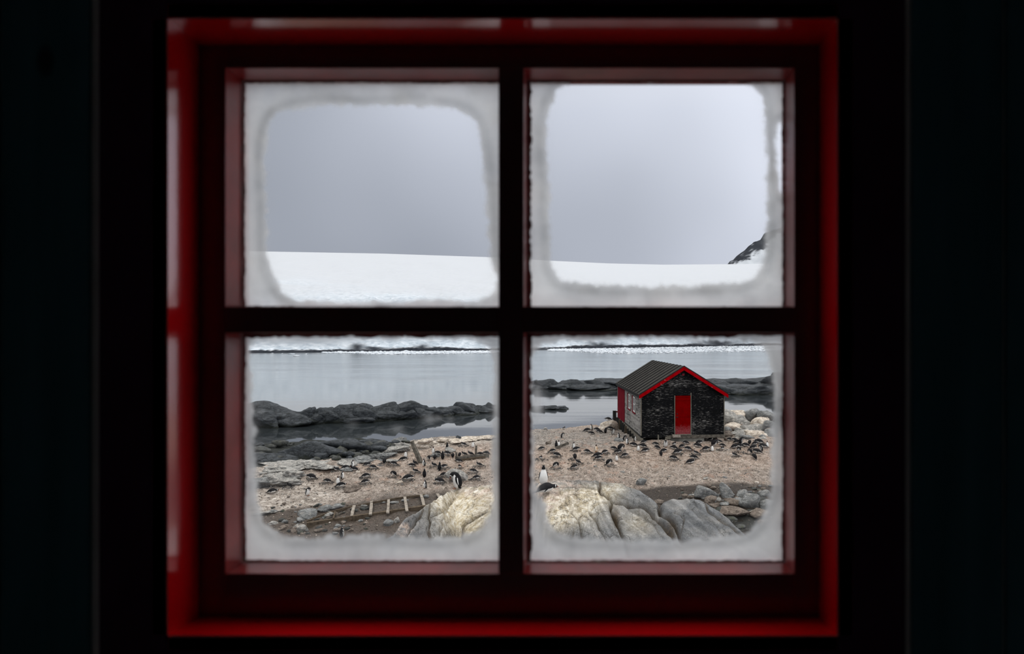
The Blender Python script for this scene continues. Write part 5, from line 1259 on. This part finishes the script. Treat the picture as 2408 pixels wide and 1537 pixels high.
(1680, 1049, 'U', 20, 18, 'bulky penguin behind the upright white-breasted one', 0),
(1671, 1034, 'A', 10, 12, 'small penguin sitting under the boathouse edge', 0),
(1692, 1040, 'A', 185, 11, 'small penguin beside the right pier', 0),
(1699, 1050, 'L', 165, 16, 'penguin lying right of the right pier', 0),
(1699, 1058, 'A', -80, 12, 'small penguin lying on grey nest below the right pier', 1),
(1717, 1036, 'L', 150, 18, 'penguin lying uppermost right of the boathouse', 0),
(1728, 1037, 'L', 150, 16, 'penguin lying left of a stooping upright bird', 0),
(1742, 1045, 'B', 20, 18, 'stooping upright penguin in the right crowd', 0),
(1733, 1042, 'L', 18, 20, 'penguin lying under the stooping upright bird', 0),
(1728, 1053, 'L', 20, 23, 'penguin lying at the left front of the right crowd', 0),
(1740, 1051, 'L', 165, 20, 'penguin lying in the middle of the right crowd', 0),
(1754, 1050, 'L', 158, 20, 'penguin lying with its tail to the right, middle crowd', 0),
(1763, 1044, 'U', 60, 10, 'round dark penguin behind the right crowd', 0),
(1738, 1063, 'U', -70, 13, 'penguin bent over a nest before the right crowd', 1),
(1728, 1073, 'A', 170, 13, 'small penguin alone before the right crowd', 1),
(1764, 1067, 'U', 150, 12, 'dark round penguin, upper of the two front right', 1),
(1774, 1079, 'U', 120, 14, 'dark round penguin, lower of the two front right', 0),
(1771, 1055, 'L', 22, 22, 'penguin lying left in the rightmost cluster', 0),
(1785, 1042, 'L', 160, 24, 'penguin lying along the top of the rightmost cluster', 0),
(1775, 1045, 'L', 25, 18, 'penguin lying behind, left top of the rightmost cluster', 0),
(1781, 1065, 'L', 150, 24, 'penguin with long tail lying under the rightmost cluster', 0),
(1790, 1061, 'B', 160, 15, 'stooping penguin in the rightmost cluster', 0),
(1795, 1052, 'L', 160, 22, 'bulky penguin lying at the right of the rightmost cluster', 0),
(1804, 1052, 'S', -80, 14, 'white-fronted penguin standing at the far right', 0),
(1728, 1003, 'L', 155, 16, 'penguin lying high on the rock knoll', 0),
]
for (px, py, ps, hd, sz_, lb, ns_) in PEN:
    penguin(px, py, ps, hd, sz_, lb, bool(ns_), stain='brown-stained' in lb)
# large birds near the window, on the outcrop
penguin(1074, 1149, 'B', 196, 40, 'large stooping penguin standing at the outcrop edge, facing left', onrock=True, tilt=-4)
penguin(1278, 1141, 'T', -80, 48, 'largest upright penguin, white front, on top of the foreground rock', onrock=True)
penguin(1284, 1160, 'L', 22, 52, 'large dark penguin lying on the foreground rock below the upright one', onrock=True)
penguin(804, 1264, 'S', 60, 26, 'penguin half hidden by frost at the bottom, below the slipway')
penguin(1431, 992, 'L', 170, 18, 'penguin lying on top of the tan boulder by the posts', on=tanb)
penguin(1443, 990, 'A', 100, 12, 'dark penguin sitting on the right end of the tan boulder', on=tanb)
